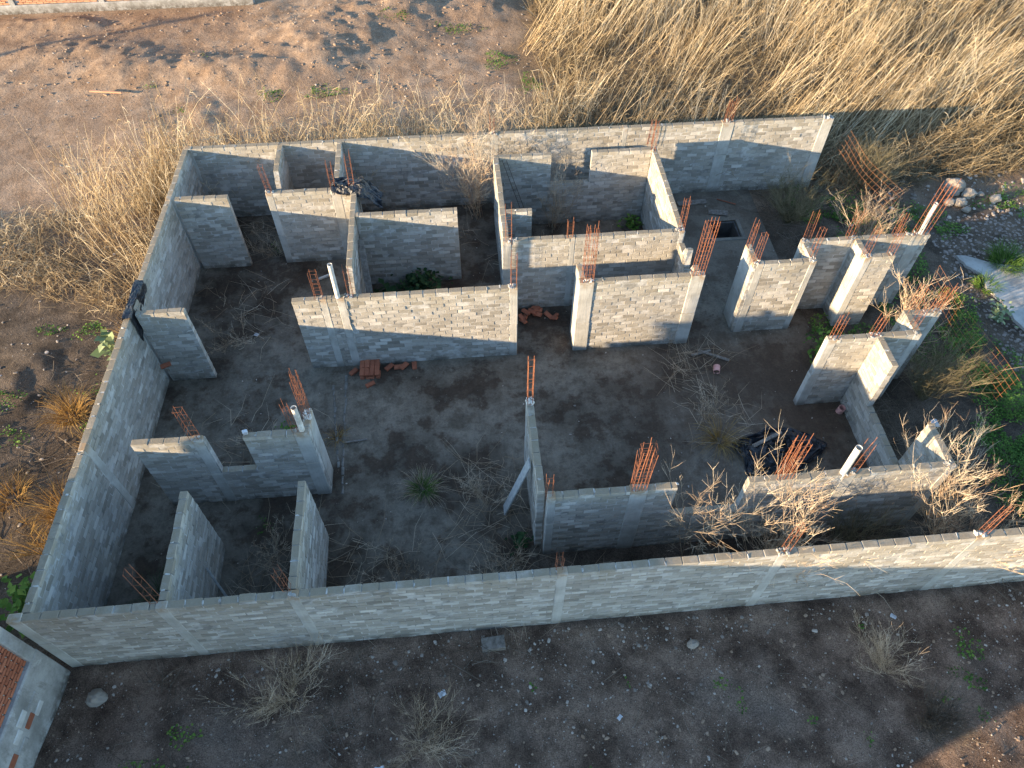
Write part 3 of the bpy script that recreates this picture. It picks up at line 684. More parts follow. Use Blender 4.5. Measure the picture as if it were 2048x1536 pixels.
def house():
    # east face runs from the north corner (-8.05,5.13) towards the camera, slightly turned
    ang = math.atan2(1.0, 0.10); HT = 4.86; L = 8.7; W = 6.0
    nx, ny = -8.06, 5.10
    ax = np.array([math.cos(ang), math.sin(ang)]); nrm = np.array([ax[1], -ax[0]])   # outward (east)
    S0 = np.array([nx, ny]) - ax * L                                                # south end of the east face
    root = empty('brick_house', (nx, ny, 0), 0, label='neighbouring red brick house corner with grey footing at the front left', category='building')
    mid = S0 + ax * L / 2 - nrm * (W / 2 + .03)
    rot_box('wall', root, mid[0], mid[1], HT / 2 - .1, L, W, HT, ang, 'brick_mortar', .01)
    f = S0 + ax * L / 2
    # footing band (plastered) and its exposed masonry
    m2 = f + nrm * .035
    rot_box('footing', root, m2[0], m2[1], .60, L + .04, .14, 1.42, ang, 'plaster', .03)
    e = np.array([nx, ny]) - ax * .11 + nrm * .03
    rot_box('corner_column', root, e[0], e[1], 3.10, .22, .128, 3.60, ang, 'plaster', .012)
    for (q, w_) in ((3.2, .2), (6.4, .2)):
        e = np.array([nx, ny]) - ax * q + nrm * .028
        rot_box('column', root, e[0], e[1], 3.14, w_, .11, 3.60, ang, 'plaster', .012)
    brick_wall(root, *(S0 + nrm * .0), ang, L - .22, 1.33, HT - .35, mat='house_brick', cols=[(L - 3.2, .3), (L - 6.4, .3)])
    e = mid; rot_box('roof_slab', root, e[0], e[1], HT - .0, L + .1, W + .1, .16, ang, 'plaster', .02)
    # exposed footing blocks where the render has fallen off
    for (q, z, ln, h, mt) in ((.75, .84, .30, .17, 'plaster'), (1.08, .98, .28, .15, 'brick_mortar'), (1.05, .72, .26, .14, 'red_brick'), (1.35, .88, .24, .15, 'brick_mortar'), (1.45, .62, .3, .16, 'plaster'), (.8, .60, .25, .13, 'brick_mortar'), (1.72, .75, .26, .15, 'red_brick')):
        e = np.array([nx, ny]) - ax * q + nrm * .105
        rot_box('footing_block', root, e[0], e[1], z, ln, .035, h, ang, mt, .012)
house()

# ------------------------------------------------------------------ brick garden wall at the far left and a utility pole whose shadow crosses the dirt
def far_wall():
    x0, x1, y = -24.0, -7.55, 31.3
    root = empty('brick_wall', (x0, y, 0), 0, label='orange brick wall with concrete posts at the top left edge', category='wall', kind='thing')
    L = x1 - x0
    rot_box('core', root, x0 + L / 2, y + .10, 1.25, L, .14, 2.7, 0, 'brick_mortar', .01)
    rot_box('footing', root, x0 + L / 2, y + .06, .12, L + .05, .30, .42, 0, 'plaster', .03)
    posts = [x1 - .10, x1 - 2.75, x1 - 5.8, x1 - 9.2, x1 - 12.4]
    for q in posts: rot_box('post', root, q, y + .06, 1.5, .2, .25, 2.7, 0, 'plaster', .012)
    brick_wall(root, x0, y, 0, L, .345, 2.6, bl=.24, bh=.055, pl=.255, ph=.07, mat='orange_brick', cols=[(q - x0, .35) for q in posts], limit=300)
far_wall()
def pole():
    d = np.array([math.sin(SUN_AZ), math.cos(SUN_AZ)]); e = np.array([-9.0, 30.6]); b = e - d * 29.0
    root = empty('utility_pole', (b[0], b[1], 0), label='concrete utility pole beyond the left edge, its shadow crossing the dirt', category='pole')
    obj('shaft', tubes('shaft', [(0, 0, -.3, 0, 0, 6.0, .15, .11)], 'pole_concrete', 10, caps=True), root)
    obj('crossarm', multi_box('crossarm', [(0, .16, 5.6, 1.4, .09, .1)], 'weathered_wood'), root)
pole()

# ------------------------------------------------------------------ street at the right: cobbles and a concrete slab
def scatter_stones(name, P, R, mat, flat=.6, **props):
    """irregular chamfered pebbles, joined"""
    n = len(P); base = [cham_verts(1, 1, 1, .22, .07) for _ in range(12)]
    Vs = []
    for i in range(n):
        v = base[i % 12] * np.array([R[i] * rng.uniform(.8, 1.5), R[i] * rng.uniform(.7, 1.1), R[i] * flat * rng.uniform(.7, 1.1)])
        a = rng.uniform(0, 6.28); ca, sa = math.cos(a), math.sin(a)
        Vs.append(np.stack([v[:, 0] * ca - v[:, 1] * sa, v[:, 0] * sa + v[:, 1] * ca, v[:, 2]], 1) + P[i])
    off = (np.arange(n) * 24)[:, None, None]
    return obj(name, mesh_np(name, np.concatenate(Vs), [(CQ[None] + off).reshape(-1, 4), (CT[None] + off).reshape(-1, 3)], mat), **props)
def street():
    pts = []
    x = 13.2
    while x < 24:
        y = 6.0
        while y < 17.0:
            px_, py_ = x + rng.uniform(-.05, .05), y + rng.uniform(-.05, .05)
            edge = 13.3 + (py_ - 12) * -.05 + .25 * math.sin(py_ * 1.7)
            if px_ > edge and py_ < 16.7 + .3 * math.sin(px_ * 1.3) and rng.random() < .9: pts.append((px_, py_, -.062 + rng.uniform(-.012, .012)))
            y += .105
        x += .105
    P = np.array(pts); scatter_stones('cobbles', P, rng.uniform(.055, .098, len(P)), 'cobble', .5, kind='stuff')
    # patch of street concrete with an uneven edge
    poly = [(14.05, 14.75), (14.5, 14.62), (14.95, 14.35), (15.5, 14.2), (17.5, 14.4), (21, 14.3), (22, 8.0), (16.0, 8.2), (15.2, 9.6), (14.75, 10.9), (14.55, 12.2), (14.5, 12.9), (14.35, 13.4), (14.45, 13.9), (14.2, 14.3)]
    V = []; n = len(poly)
    fine = []
    for i in range(n):
        a, b_ = np.array(poly[i]), np.array(poly[(i + 1) % n]); m = max(2, int(np.linalg.norm(b_ - a) / .15))
        for q in range(m): fine.append(a + (b_ - a) * q / m + rng.normal(0, .018, 2))
    fine = np.array(fine)[::-1]; n = len(fine)
    V = [(p[0], p[1], .035) for p in fine] + [(p[0] + 0, p[1], -.1) for p in fine]
    me = bpy.data.meshes.new('concrete_patch')
    me.from_pydata(V, [], [tuple(range(n))] + [(i, i + n, (i + 1) % n + n, (i + 1) % n) for i in range(n)]); me.update(); me.materials.append(MATS['street_concrete'])
    obj('street', me, kind='structure')
street()

# ------------------------------------------------------------------ wire mesh fence along the right lot line
def mesh_fence(label, base, top, step=.19, wave=.05):
    """base/top: polylines of 3-d points (same count) ; builds a welded grid between them"""
    b = np.array(base, float); t = np.array(top, float)
    seglen = np.linalg.norm(np.diff(b, axis=0), axis=1); cl = np.concatenate([[0], np.cumsum(seglen)]); L = cl[-1]
    def P(s, v):
        q0 = np.array([np.interp(s, cl, b[:, k]) for k in range(3)]); q1 = np.array([np.interp(s, cl, t[:, k]) for k in range(3)])
        p = q0 + (q1 - q0) * v; p[0] += wave * math.sin(s * 2.1 + v * 2); return p
    Hh = np.linalg.norm(t[0] - b[0])
    root = empty('wire_mesh_fence', tuple(b[0]), label=label, category='fence', group='rusty mesh fence along the right lot line')
    o = b[0]
    for nm, along in (('upright_wires', False), ('line_wires', True)):
        seg = []
        if along:
            m = int(Hh / step)
            for i in range(m + 1):
                pp = [P(s, i / m) - o for s in np.linspace(0, L, int(L / .3) + 2)]
                seg += [(*pp[k], *pp[k + 1], .0034, .0034) for k in range(len(pp) - 1)]
        else:
            for s in np.arange(0, L, step):
                pp = [P(s, v) - o for v in (0, .33, .66, 1)]
                seg += [(*pp[k], *pp[k + 1], .0034, .0034) for k in range(3)]
        obj(nm, tubes(nm, seg, 'wire_rust', 3), root)
mesh_fence('rusty mesh fence panel beside the back right pilaster', [(11.15, 18.5, .45), (11.5, 17.3, .25), (11.85, 15.9, .15)], [(11.65, 18.6, 1.75), (11.9, 17.2, 1.6), (12.05, 15.5, 1.75)], wave=.07, step=.15)
mesh_fence('rusty mesh fence panel between the green weeds and the street', [(12.25, 13.0, 0), (12.35, 11.4, 0), (12.45, 9.5, 0)], [(12.1, 13.0, 1.45), (12.2, 11.2, 1.4), (12.45, 9.35, 1.3)], wave=.04)

# ------------------------------------------------------------------ loose things
def plank(label, p0, p1, w, th, mat, roll=0.0, name='plank', cat='plank', group=None):
    p0, p1 = Vector(p0), Vector(p1); d = p1 - p0; L = d.length
    me = cham_mesh(name, L, w, th, min(.006, th / 3), mat, .003)
    o = obj(name, me, None, (p0 + p1) / 2, label=label, category=cat)
    if group: o['group'] = group
    q = d.to_track_quat('X', 'Z'); o.rotation_mode = 'QUATERNION'
    from mathutils import Quaternion
    o.rotation_quaternion = q @ Quaternion((1, 0, 0), roll)
    return o
plank('long grey plank leaning on the thin wall in the middle', (.58, 7.75, .08), (1.09, 7.75, 2.02), .24, .035, 'pale_wood', 1.57 * 0)
plank('dark plank leaning in the corner above the green plants', (-2.22, 12.75, .1), (-2.49, 14.7, 1.9), .16, .04, 'weathered_wood')
plank('dark board lying flat on the pale slab by the back wall', (6.65, 17.62, .04), (7.55, 17.66, .04), .2, .04, 'weathered_wood')
plank('charred short board near the open cistern', (7.5, 17.2, .04), (8.05, 17.05, .05), .22, .03, 'dark_wood' if 'dark_wood' in MATS else 'weathered_wood')
plank('thin reddish stick lying on the slab near the right pilaster', (7.9, 17.75, .03), (8.4, 17.45, .04), .04, .02, 'red_brick', name='stick', cat='stick')
plank('thin orange pipe lying in the dirt at the top left', (-12.35, 25.0, .25), (-11.25, 24.85, .22), .06, .05, 'orange_brick', name='orange_pipe', cat='pipe')
plank('broken dark sticks beside the broad sunlit wall, longest one', (5.9, 11.9, .03), (6.6, 11.5, .05), .07, .04, 'weathered_wood', name='stick', cat='stick')
plank('short dark stick below the broad sunlit wall', (5.7, 11.75, .03), (6.2, 11.85, .06), .06, .04, 'weathered_wood', name='stick', cat='stick')
plank('wooden batten lying across the black plastic heap', (6.35, 8.75, .33), (7.1, 9.05, .36), .09, .05, 'weathered_wood', name='batten', cat='plank')
plank('thin brown stick across the screed strips', (-3.0, 9.85, .04), (-2.45, 9.9, .04), .04, .03, 'weathered_wood', name='stick', cat='stick')
plank('grey pallet board under a green seedling behind the window-gap wall', (-4.6, 10.05, .05), (-4.05, 10.1, .05), .33, .05, 'pale_wood', name='board', cat='board')
plank('thin white pipe lying on the floor in the upper left room', (-3.92, 15.30, .05), (-3.52, 15.50, .05), .06, .06, 'pvc_white', name='white_pipe', cat='pipe')
plank('slim grey batten leaning on the left short partition', (-4.95, 6.0, .05), (-5.34, 6.55, .95), .045, .03, 'pale_wood', name='batten', cat='plank')
plank('grey concrete lump beside the front boundary wall', (-.1, 4.88, .06), (.35, 4.9, .07), .25, .16, 'weathered_wood', name='concrete_lump', cat='rubble')
o = obj('white_block', cham_mesh('white_block', .10, .09, .09, .01, 'white_plastic', .004), None, (-4.45, 8.66, 2.445), (0, 0, .3), label='small white foam block on the window-gap wall', category='block')
for (x, y, z, rx, rz, lb) in ((6.17, 11.13, .075, 1.5708, 2.85, 'pink pipe ring lying in the middle of the right room'), (8.84, 9.74, .0, .12, .4, 'pink pipe ring standing by the low sill wall')):
    r = empty('pipe_ring', (x, y, 0), label=lb, category='pipe ring')
    me = ring_tube('ring', .19, .085, 'pvc_pink', 16, .012); q = obj('ring', me, r, (0, 0, z), (rx, 0, rz))
    me = mesh_np('bore_shade', [(.071 * math.cos(a), .071 * math.sin(a), .03) for a in np.linspace(0, 6.283, 13)[:-1]], np.array([list(range(12))]), 'pipe_shade'); obj('bore_shade', me, q)  # dark disc stands in for the shade inside the pipe
for (x, y, r, lb) in ((-.9, 4.05, .07, 'white plastic scrap on the stony ground, left of centre'), (-2.05, 2.85, .085, 'bluish plastic scrap among the straw on the stony ground'), (8.15, 4.75, .06, 'white litter scrap at the foot of the front wall'), (2.35, 3.35, .05, 'pale litter scrap in the middle of the stony ground'), (-5.4, 13.4, .06, 'white litter scrap in the left middle room'), (11.0, 9.2, .11, 'crumpled white bag outside the low sill wall'), (-4.9, 8.95, .05, 'white litter scrap behind the window-gap wall'), (11.6, 16.3, .07, 'white litter scrap in the weeds by the mesh fence')):
    u, v = np.meshgrid(np.linspace(-1, 1, 7), np.linspace(-1, 1, 6)); zz = .02 + r * .9 * np.abs(fbm(u * 2 + x, v * 2 + y, 3, 7)) + .01
    i = np.arange(42).reshape(6, 7); F = np.stack([i[:-1, :-1], i[:-1, 1:], i[1:, 1:], i[1:, :-1]], -1).reshape(-1, 4)
    V = np.stack([u * r * (1 + .4 * fbm(v * 3, u * 0 + x, 2, 3)), v * r * .7 * (1 + .4 * fbm(u * 3, v * 0 + y, 2, 4)), zz], -1).reshape(-1, 3)
    o = obj('litter_scrap', mesh_np('litter_scrap', V, F, 'white_plastic'), None, (x, y, float(ground_h(np.array(x), np.array(y))) if y < 5 or x > 9 else .01), (0, 0, x * 3), label=lb, category='litter', group='litter scraps')
    o.modifiers.new('thick', 'SOLIDIFY').thickness = .004
# loose red bricks
brick_me = [cham_mesh('loose_brick', .235, .115, .06, .008, 'red_brick', .004) for _ in range(4)]
def brick(x, y, z, rz, label, group, rx=0., ry=0.):
    obj('loose_brick', brick_me[random.randrange(4)], None, (x, y, z), (rx, ry, rz), label=label, category='brick', group=group)
n = 0
for layer in range(3):
    for i in range(4 - (layer > 2)):
        for j in range(2):
            a = 0 if layer % 2 else 1.5708
            x = -2.62 + (i * .125 if a else (i // 2) * .245 + .06) ; y = 11.86 + (j * .245 if a else ((i % 2) + 2 * j) * .122)
            brick(x + random.uniform(-.01, .01), y - .04, .035 + layer * .063, a + random.uniform(-.04, .04), 'red brick in the %s layer of the stack by the central wall' % ('bottom', 'middle', 'top')[layer], 'stacked red bricks by the central wall')
for (x, y, rz, rx) in ((-2.42, 11.52, .5, 0), (-2.85, 11.95, .8, .1)): brick(x, y, .04, rz, 'loose red brick lying beside the brick stack', 'loose bricks beside the stack', rx)
for i in range(4): brick(-1.95 + (i % 4) * .2 + random.uniform(-.05, .05), 12.0 + (i // 4) * .1, .04 + random.uniform(0, .05), random.uniform(0, 3), 'red brick strewn along the foot of the central wall', 'bricks strewn by the central wall', random.uniform(-.2, .2))
for i in range(11): brick(1.5 + rng.uniform(0, 1.0), 13.36 + rng.uniform(-.14, .28), .05 + (.08 if i % 3 == 0 else 0) + rng.uniform(0, .05), rng.uniform(0, 3), 'dark red broken brick in the heap below the roofless room', 'broken bricks below the roofless room', rng.uniform(-.5, .5), rng.uniform(-.5, .5))
brick(-7.12, 11.85, .9 - .02, .4, 'dark brick stuck on the left wall below the black plastic', 'brick on the left wall', .3)

def ladder(label, p0, p1, w, n):
    p0, p1 = Vector(p0), Vector(p1); root = empty('rebar_ladder', tuple(p0), label=label, category='rebar')
    d = p1 - p0; side = Vector((1, 0, 0)) * w
    for k in (0, 1): obj('rebar', tubes('rebar', [(*(side * k), *(d + side * k), .007, .007)], 'dark_steel', 5, caps=True), root)
    for i in range(n):
        q = d * (i + .5) / n; obj('rung', tubes('rung', [(*q, *(q + side), .005, .005)], 'dark_steel', 4, caps=True), root)
ladder('dark rebar ladder leaning in the corner of the roofless room', (2.1, 16.35, .05), (1.3, 17.05, 2.35), .11, 13)
# crumpled black plastic
def tarp(name, label, nx, ny, fn, amp, seed, sc_=3.0, solid=.006):
    u, v = np.meshgrid(np.linspace(0, 1, nx), np.linspace(0, 1, ny)); P = fn(u, v)
    nz = fbm(u * sc_ * 2 + seed, v * sc_ * 2, 4, seed); ridg = np.abs(fbm(u * sc_ + 3, v * sc_ * 1.7 + seed, 3, seed + 7))
    P[..., 2] += amp * nz; P[..., 0] += amp * .7 * fbm(u * sc_ * 2, v * sc_ * 2 + 9, 3, seed + 3); P[..., 1] += amp * .7 * fbm(u * sc_ * 2 + 5, v * sc_ * 2, 3, seed + 5)
    P[..., 2] += amp * ridg
    i = np.arange(nx * ny).reshape(ny, nx); F = np.stack([i[:-1, :-1], i[:-1, 1:], i[1:, 1:], i[1:, :-1]], -1).reshape(-1, 4)
    o = obj(name, mesh_np(name, P.reshape(-1, 3), F, 'black_plastic'), label=label, category='plastic sheet')
    md = o.modifiers.new('thick', 'SOLIDIFY'); md.thickness = solid
    return o
def f_heap(u, v):
    a = u * 2 * math.pi; r = v
    x = 6.95 + r * (1.05 + .18 * np.sin(3 * a + 1)) * np.cos(a); y = 8.72 + r * (.62 + .1 * np.sin(2 * a)) * np.sin(a)
    z = .02 + .36 * (1 - r ** 1.6) * (1 + .25 * np.sin(2 * a)); return np.stack([x, y, z], -1)
tarp('black_plastic_heap', 'crumpled black plastic heap on the floor behind the front inner wall', 110, 60, f_heap, .30, 4, 6.0)
def f_left(u, v):
    # draped over the left wall top: v from outside to inside
    w = (v - .35); y = 13.15 - u * 1.2
    xw = left_inner_x(y) - .07
    x = xw + np.where(np.abs(w) < .12, w * .7, np.sign(w) * (.085 + .02 * np.sin(u * 9)))
    z = np.where(np.abs(w) < .12, 2.44, 2.43 - (np.abs(w) - .12) * (.35 + 1.25 * u ** 1.3)); return np.stack([x, y, z], -1)
tarp('black_plastic_drape', 'torn black plastic draped over the left boundary wall', 46, 40, f_left, .10, 8, 3.5)
def f_corner(u, v):
    x = -3.2 + u * 1.25; y = 15.95 + v * .6 - .12 * u
    z = 2.47 - .55 * np.clip(u - .62, 0, 1) * 2.2 - .10 * np.abs(v - .4) - .25 * np.clip(.2 - v, 0, 1) * 2; return np.stack([x, y, z], -1)
tarp('black_plastic_scrap', 'black plastic scrap snagged on rebar in the upper left', 52, 34, f_corner, .20, 12, 4.0)

# boulders by the street
def boulder(x, y, z, r, label, seed):
    r_ = np.random.default_rng(seed); nu, nv = 18, 11; V = []
    for j in range(nv):
        th = math.pi * j / (nv - 1)
        for i in range(nu):
            ph = 2 * math.pi * i / nu; d = np.array([math.sin(th) * math.cos(ph), math.sin(th) * math.sin(ph), math.cos(th)])
            k = 1 + .55 * float(fbm(np.array(d[0] * 1.6 + 4 + seed), np.array(d[1] * 1.6 + d[2] * 1.9 + 7), 3, seed))
            V.append(d * k * np.array([r, r * .8, r * .75]))
    F = []
    for j in range(nv - 1):
        for i in range(nu): F.append((j * nu + i, (j + 1) * nu + i, (j + 1) * nu + (i + 1) % nu, j * nu + (i + 1) % nu))
    obj('boulder', mesh_np('boulder', V, np.array(F), 'stone'), None, (x, y, z), label=label, category='rock', group='boulders by the street')
for i, (x, y, r, lb) in enumerate([(15.25, 17.55, .36, 'largest pale boulder at the edge of the dry reeds'), (15.62, 17.25, .22, 'mid-sized boulder leaning against the largest one'), (14.85, 16.95, .17, 'rounded boulder left of the pair near the rebar tips'), (15.2, 16.9, .19, 'rounded boulder right of the pair near the rebar tips'), (15.25, 16.6, .13, 'small low boulder at the edge of the cobbles'),
                              (16.35, 17.0, .18, 'pinkish boulder in the green weeds by the street'), (17.65, 17.05, .17, 'boulder at the right picture edge'), (16.0, 17.25, .12, 'small dark stone between the boulders')]):
    boulder(x, y, r * .45, r, lb, 60 + i)
boulder(-7.35, 4.55, -.03, .2, 'pale stone by the brick house corner', 80); boulder(4.0, 4.55, .05, .12, 'white stone near the front boundary wall', 81)

# ------------------------------------------------------------------ pebbles and clods
def pebbles():
    P, R = [], []
    def put(n, x0, x1, y0, y1, r0, r1, p=2.2):
        x = rng.uniform(x0, x1, n); y = rng.uniform(y0, y1, n); r = r0 + (r1 - r0) * rng.random(n) ** p
        m = (fbm(x * .8, y * .8, 3, 77) + rng.uniform(-.25, .25, n)) > -.10
        ok = m & ~((y > 5.1) & (y < 5.4)); x, y, r = x[ok], y[ok], r[ok]
        h = ground_h(x, y)
        for a in range(len(x)): P.append((x[a], y[a], h[a] + r[a] * .1)); R.append(r[a])
    put(3600, -8, 12, 1.2, 5.1, .006, .028, 3.2); put(7000, -8.2, 12, 1.2, 5.1, .004, .010, 1.5); put(300, -1, 5, 3.6, 5.1, .010, .04, 2.8); put(260, -7.8, 12, 4.55, 5.1, .012, .05, 2.2); put(1300, -18, 4, 20, 31, .012, .05, 3.0); put(900, -15, -8.2, 5, 18, .012, .055, 2.6)
    put(400, 12.5, 20, 16.2, 18.5, .02, .08, 2)
    scatter_stones('pebbles', np.array(P), np.array(R) * 1.5, 'pebble', .65, kind='stuff')
    P, R = [], []; put(1500, -16, 2, 24.6, 31, .015, .075, 3.0); put(1500, -8, 12, 1.2, 5.0, .008, .045, 3.0); scatter_stones('clods', np.array(P), np.array(R) * 1.4, 'clod', .6, kind='stuff')
    P, R = [], []
    n = 900; x = rng.uniform(-7, 9, n); y = rng.uniform(5.6, 17.5, n); ok = in_slab(x, y) & ~((x > 7.2) & (x < 8.4) & (y > 15.9) & (y < 16.9))
    for a in np.where(ok)[0]: P.append((x[a], y[a], .018)); R.append(.008 + .03 * rng.random() ** 4)
    scatter_stones('floor_crumbs', np.array(P), np.array(R), 'pebble', .7, kind='stuff')
pebbles()

# ------------------------------------------------------------------ vegetation
def stems(n, xy, L, lean, wob, r0, r1, nseg=4, droop=0.3, zf=ground_h, tip_leaf=0.0):
    """vectorised leaning canes -> segs, tint. lean (n,2) horizontal metres per metre"""
    x, y = xy[:, 0], xy[:, 1]; z = zf(x, y)
    P = np.stack([x, y, z - .03], 1); out = []; tint = rng.random(n)
    d = np.stack([lean[:, 0], lean[:, 1], np.ones(n)], 1); d /= np.linalg.norm(d, axis=1, keepdims=True)
    tt = []
    for k in range(nseg):
        stepv = (L / nseg)[:, None]
        d2 = d + rng.normal(0, wob, (n, 3)); d2[:, 2] -= droop * k / nseg; d2 /= np.linalg.norm(d2, axis=1, keepdims=True)
        Q = P + d2 * stepv
        a = r0 + (r1 - r0) * k / nseg; b_ = r0 + (r1 - r0) * (k + 1) / nseg
        out.append(np.concatenate([P, Q, np.full((n, 1), a), np.full((n, 1), b_)], 1)); tt.append(np.clip(tint + .12 * (k / nseg - .5), 0, 1)); P = Q; d = d2
    return np.concatenate(out), np.concatenate(tt), P, d
def cull(xy, keep): return xy[keep(xy[:, 0], xy[:, 1])]
def field(name, n, box, dens, L0, L1, lean, leanj, wob, r0, r1, mat, droop=.3, nseg=4, litter=0, side=0, noise_s=.5, thr=-.05, label=None):
    xy = np.stack([rng.uniform(box[0], box[1], n), rng.uniform(box[2], box[3], n)], 1)
    f = fbm(xy[:, 0] * noise_s, xy[:, 1] * noise_s, 3, 91); xy = xy[(f + rng.uniform(-.15, .15, n) > thr) & dens(xy[:, 0], xy[:, 1])]
    n = len(xy); L = L0 + (L1 - L0) * rng.random(n) ** 1.2
    gx = fbm(xy[:, 0] * .6 + 50, xy[:, 1] * .6, 2, 5) * 1.2; gy = fbm(xy[:, 0] * .6, xy[:, 1] * .6 + 70, 2, 6) * 1.2
    ln = np.stack([lean[0] + gx + rng.normal(0, leanj, n), lean[1] + gy + rng.normal(0, leanj, n)], 1)
    s, t, tip, td = stems(n, xy, L, ln, wob, r0, r1, nseg, droop)
    S, T = [s], [t]
    if side:   # side leaves hanging off the canes
        idx = rng.integers(0, len(s), side * n); f = rng.random(len(idx))[:, None]
        p = s[idx, :3] * (1 - f) + s[idx, 3:6] * f
        d = rng.normal(0, 1, (len(idx), 3)); d[:, 2] = d[:, 2] * .5 - .15; d /= np.linalg.norm(d, axis=1, keepdims=True); l = rng.uniform(.12, .45, len(idx))[:, None]
        q = p + d * l * .55; e = q + (d + np.array([0, 0, -.7])) * l * .45
        S += [np.concatenate([p, q, np.full((len(p), 1), r0 * .6), np.full((len(p), 1), r0 * .7)], 1), np.concatenate([q, e, np.full((len(p), 1), r0 * .7), np.full((len(p), 1), r0 * .15)], 1)]
        tl = np.clip(t[idx] * .8 + rng.normal(0, .12, len(idx)), 0, 1); T += [tl, tl]
    if litter:
        m = litter; c = xy[rng.integers(0, n, m)] + rng.normal(0, .25, (m, 2)); z = ground_h(c[:, 0], c[:, 1]) + rng.random(m) ** 2 * .35
        a = rng.uniform(0, 6.28, m); l = rng.uniform(.15, .6, m); sl = rng.normal(.12, .25, m)
        p = np.stack([c[:, 0], c[:, 1], z], 1); q = p + np.stack([np.cos(a) * l, np.sin(a) * l, sl * l], 1)
        S.append(np.concatenate([p, q, np.full((m, 1), r0 * .55), np.full((m, 1), r0 * .3)], 1)); T.append(rng.random(m) * .6)
    return obj(name, tubes(name, np.concatenate(S), mat, 3, np.concatenate(T)), kind='stuff', **({'label': label} if label else {}))

edge = lambda x, y: (x > 3.6 - (y - 18.6) * .02 + .8 * np.sin(y * 1.1)) & (y > 18.75 + .25 * np.clip(x - 11, 0, 4)) & ~((x < 14.5) & (y < 19.2))
low_edge = lambda x, y: (x > 3.4) & (y > np.where(x > 11.2, 17.95, 18.5)) & ((x < 14.6) | (y > 18.1))
field('tall_dry_reeds', 16000, (2.5, 27, 18.6, 34), edge, 1.2, 3.1, (.46, .24), .26, .035, .0080, .003, 'dry_cane', .12, 4, side=2, thr=.05, noise_s=.75, label='tall bleached dry reeds leaning over the field at the back right')
field('reed_undergrowth', 20000, (2.5, 27, 17.9, 34), low_edge, .3, 1.5, (.35, .15), .55, .14, .0065, .003, 'reed_litter', .45, 3, litter=24000, side=2, thr=-.3)
field('dry_reed_thatch', 7000, (4, 22, 17.9, 23), lambda x, y: low_edge(x, y) & (y < 20.6 + .1 * x), .5, 1.6, (.85, .0), .5, .15, .007, .003, 'reed_litter', .5, 3, litter=9000, side=2, thr=-.2)
# wispy weeds along the outside of the back wall and left wall
field('dry_weeds_back', 6500, (-9.5, 4.0, 18.6, 22.8), lambda x, y: y < 18.9 + 3.6 * rng.random(len(x)) ** 1.4, .9, 2.7, (.02, .08), .24, .10, .0072, .0028, 'dry_cane', .15, 4, litter=5000, side=5, noise_s=1.1, thr=-.03)
field('dry_reeds_left', 1150, (-12.5, -7.7, 14.2, 20.4), lambda x, y: x > -8.3 - (y - 14.2) * .75, 1.0, 2.3, (-.02, .14), .24, .07, .0075, .003, 'dry_cane', .10, 4, litter=0, side=2, thr=.0, noise_s=1.1)
field('reed_undergrowth_left', 1900, (-15.5, -7.7, 14.4, 18.6), lambda x, y: (x > -8.6 - (y - 14.2) * 2.5), .25, .8, (-.04, .1), .5, .12, .006, .003, 'dry_cane', .4, 3, litter=3000, side=2, thr=-.08)

def tuft(name, label, cx, cy, n, rad_, L0, L1, mat, spread=.9, droop=.8, r=.005, cat='grass tuft', z=None, group=None):
    a = rng.uniform(0, 6.28, n); rr = rad_ * np.sqrt(rng.random(n)) * .6
    xy = np.stack([np.cos(a) * rr, np.sin(a) * rr], 1); ln = np.stack([np.cos(a), np.sin(a)], 1) * (spread * rng.random(n) ** .7)[:, None]
    L = rng.uniform(L0, L1, n)
    s, t, _, _ = stems(n, xy, L, ln, .08, r, r * .3, 4, droop, zf=lambda x, y: np.zeros_like(x) + .02)
    zz = float(ground_h(np.array(cx), np.array(cy))) if z is None else z
    o = obj(name, tubes(name, s, mat, 3, t), None, (cx, cy, zz), label=label, category=cat)
    if group: o['group'] = group
    return o
def shrub(name, label, x, y, h, spread, nstem, mat, seed, lean=(0, 0), depth=3, r=.011, z=None, cat='dry bush', kids=4, up=1.0):
    R = np.random.default_rng(seed); segs = []; tints = []
    def grow(p, d, L, rad_, dep, tint):
        ns = 4; pts = [p]
        for k in range(ns):
            d = d + R.normal(0, .065, 3); d[2] += .02 * up; d /= np.linalg.norm(d); q = pts[-1] + d * L / ns
            r0_ = rad_ * (1 - .55 * k / ns); r1_ = rad_ * (1 - .55 * (k + 1) / ns)
            segs.append((*pts[-1], *q, r0_, r1_)); tints.append(np.clip(tint + R.normal(0, .06), 0, 1)); pts.append(q)
        if dep > 0:
            for c in range(kids):
                k = R.integers(1, ns + 1); b_ = pts[k]; ax = R.normal(0, 1, 3); ax[2] = abs(ax[2]) * .5 * up; nd = d * .9 + ax * .45; nd /= np.linalg.norm(nd)
                grow(b_, nd, L * R.uniform(.30, .66), max(rad_ * .6, .0026), dep - 1, np.clip(tint + .10 + R.normal(0, .08), 0, 1))
    for i in range(nstem):
        a = R.uniform(0, 6.28); s = spread * R.random() ** .6
        d = np.array([math.cos(a) * s + lean[0], math.sin(a) * s + lean[1], 1.0]); d /= np.linalg.norm(d)
        grow(np.array([R.normal(0, .07), R.normal(0, .07), -.03]), d, h * R.uniform(.5, .8), r, depth, R.uniform(.15, .7))
    zz = float(ground_h(np.array(x), np.array(y))) if z is None else z
    return obj(name, tubes(name, segs, mat, 3, tints), None, (x, y, zz), label=label, category=cat)
DB = 'dry_bush'
shrub(DB, 'pale dry bush spilling over the back wall beside the roofless room', .6, 17.55, 2.5, .30, 16, 'red_twig', 1, (-.06, -.06), 3, .006, 0, kids=5)
shrub(DB, 'bleached twigs growing through the window gap of the roofless room', 2.75, 16.85, 2.1, .3, 10, 'dry_twig', 2, (.05, .05), 3, .007, 0, kids=5)
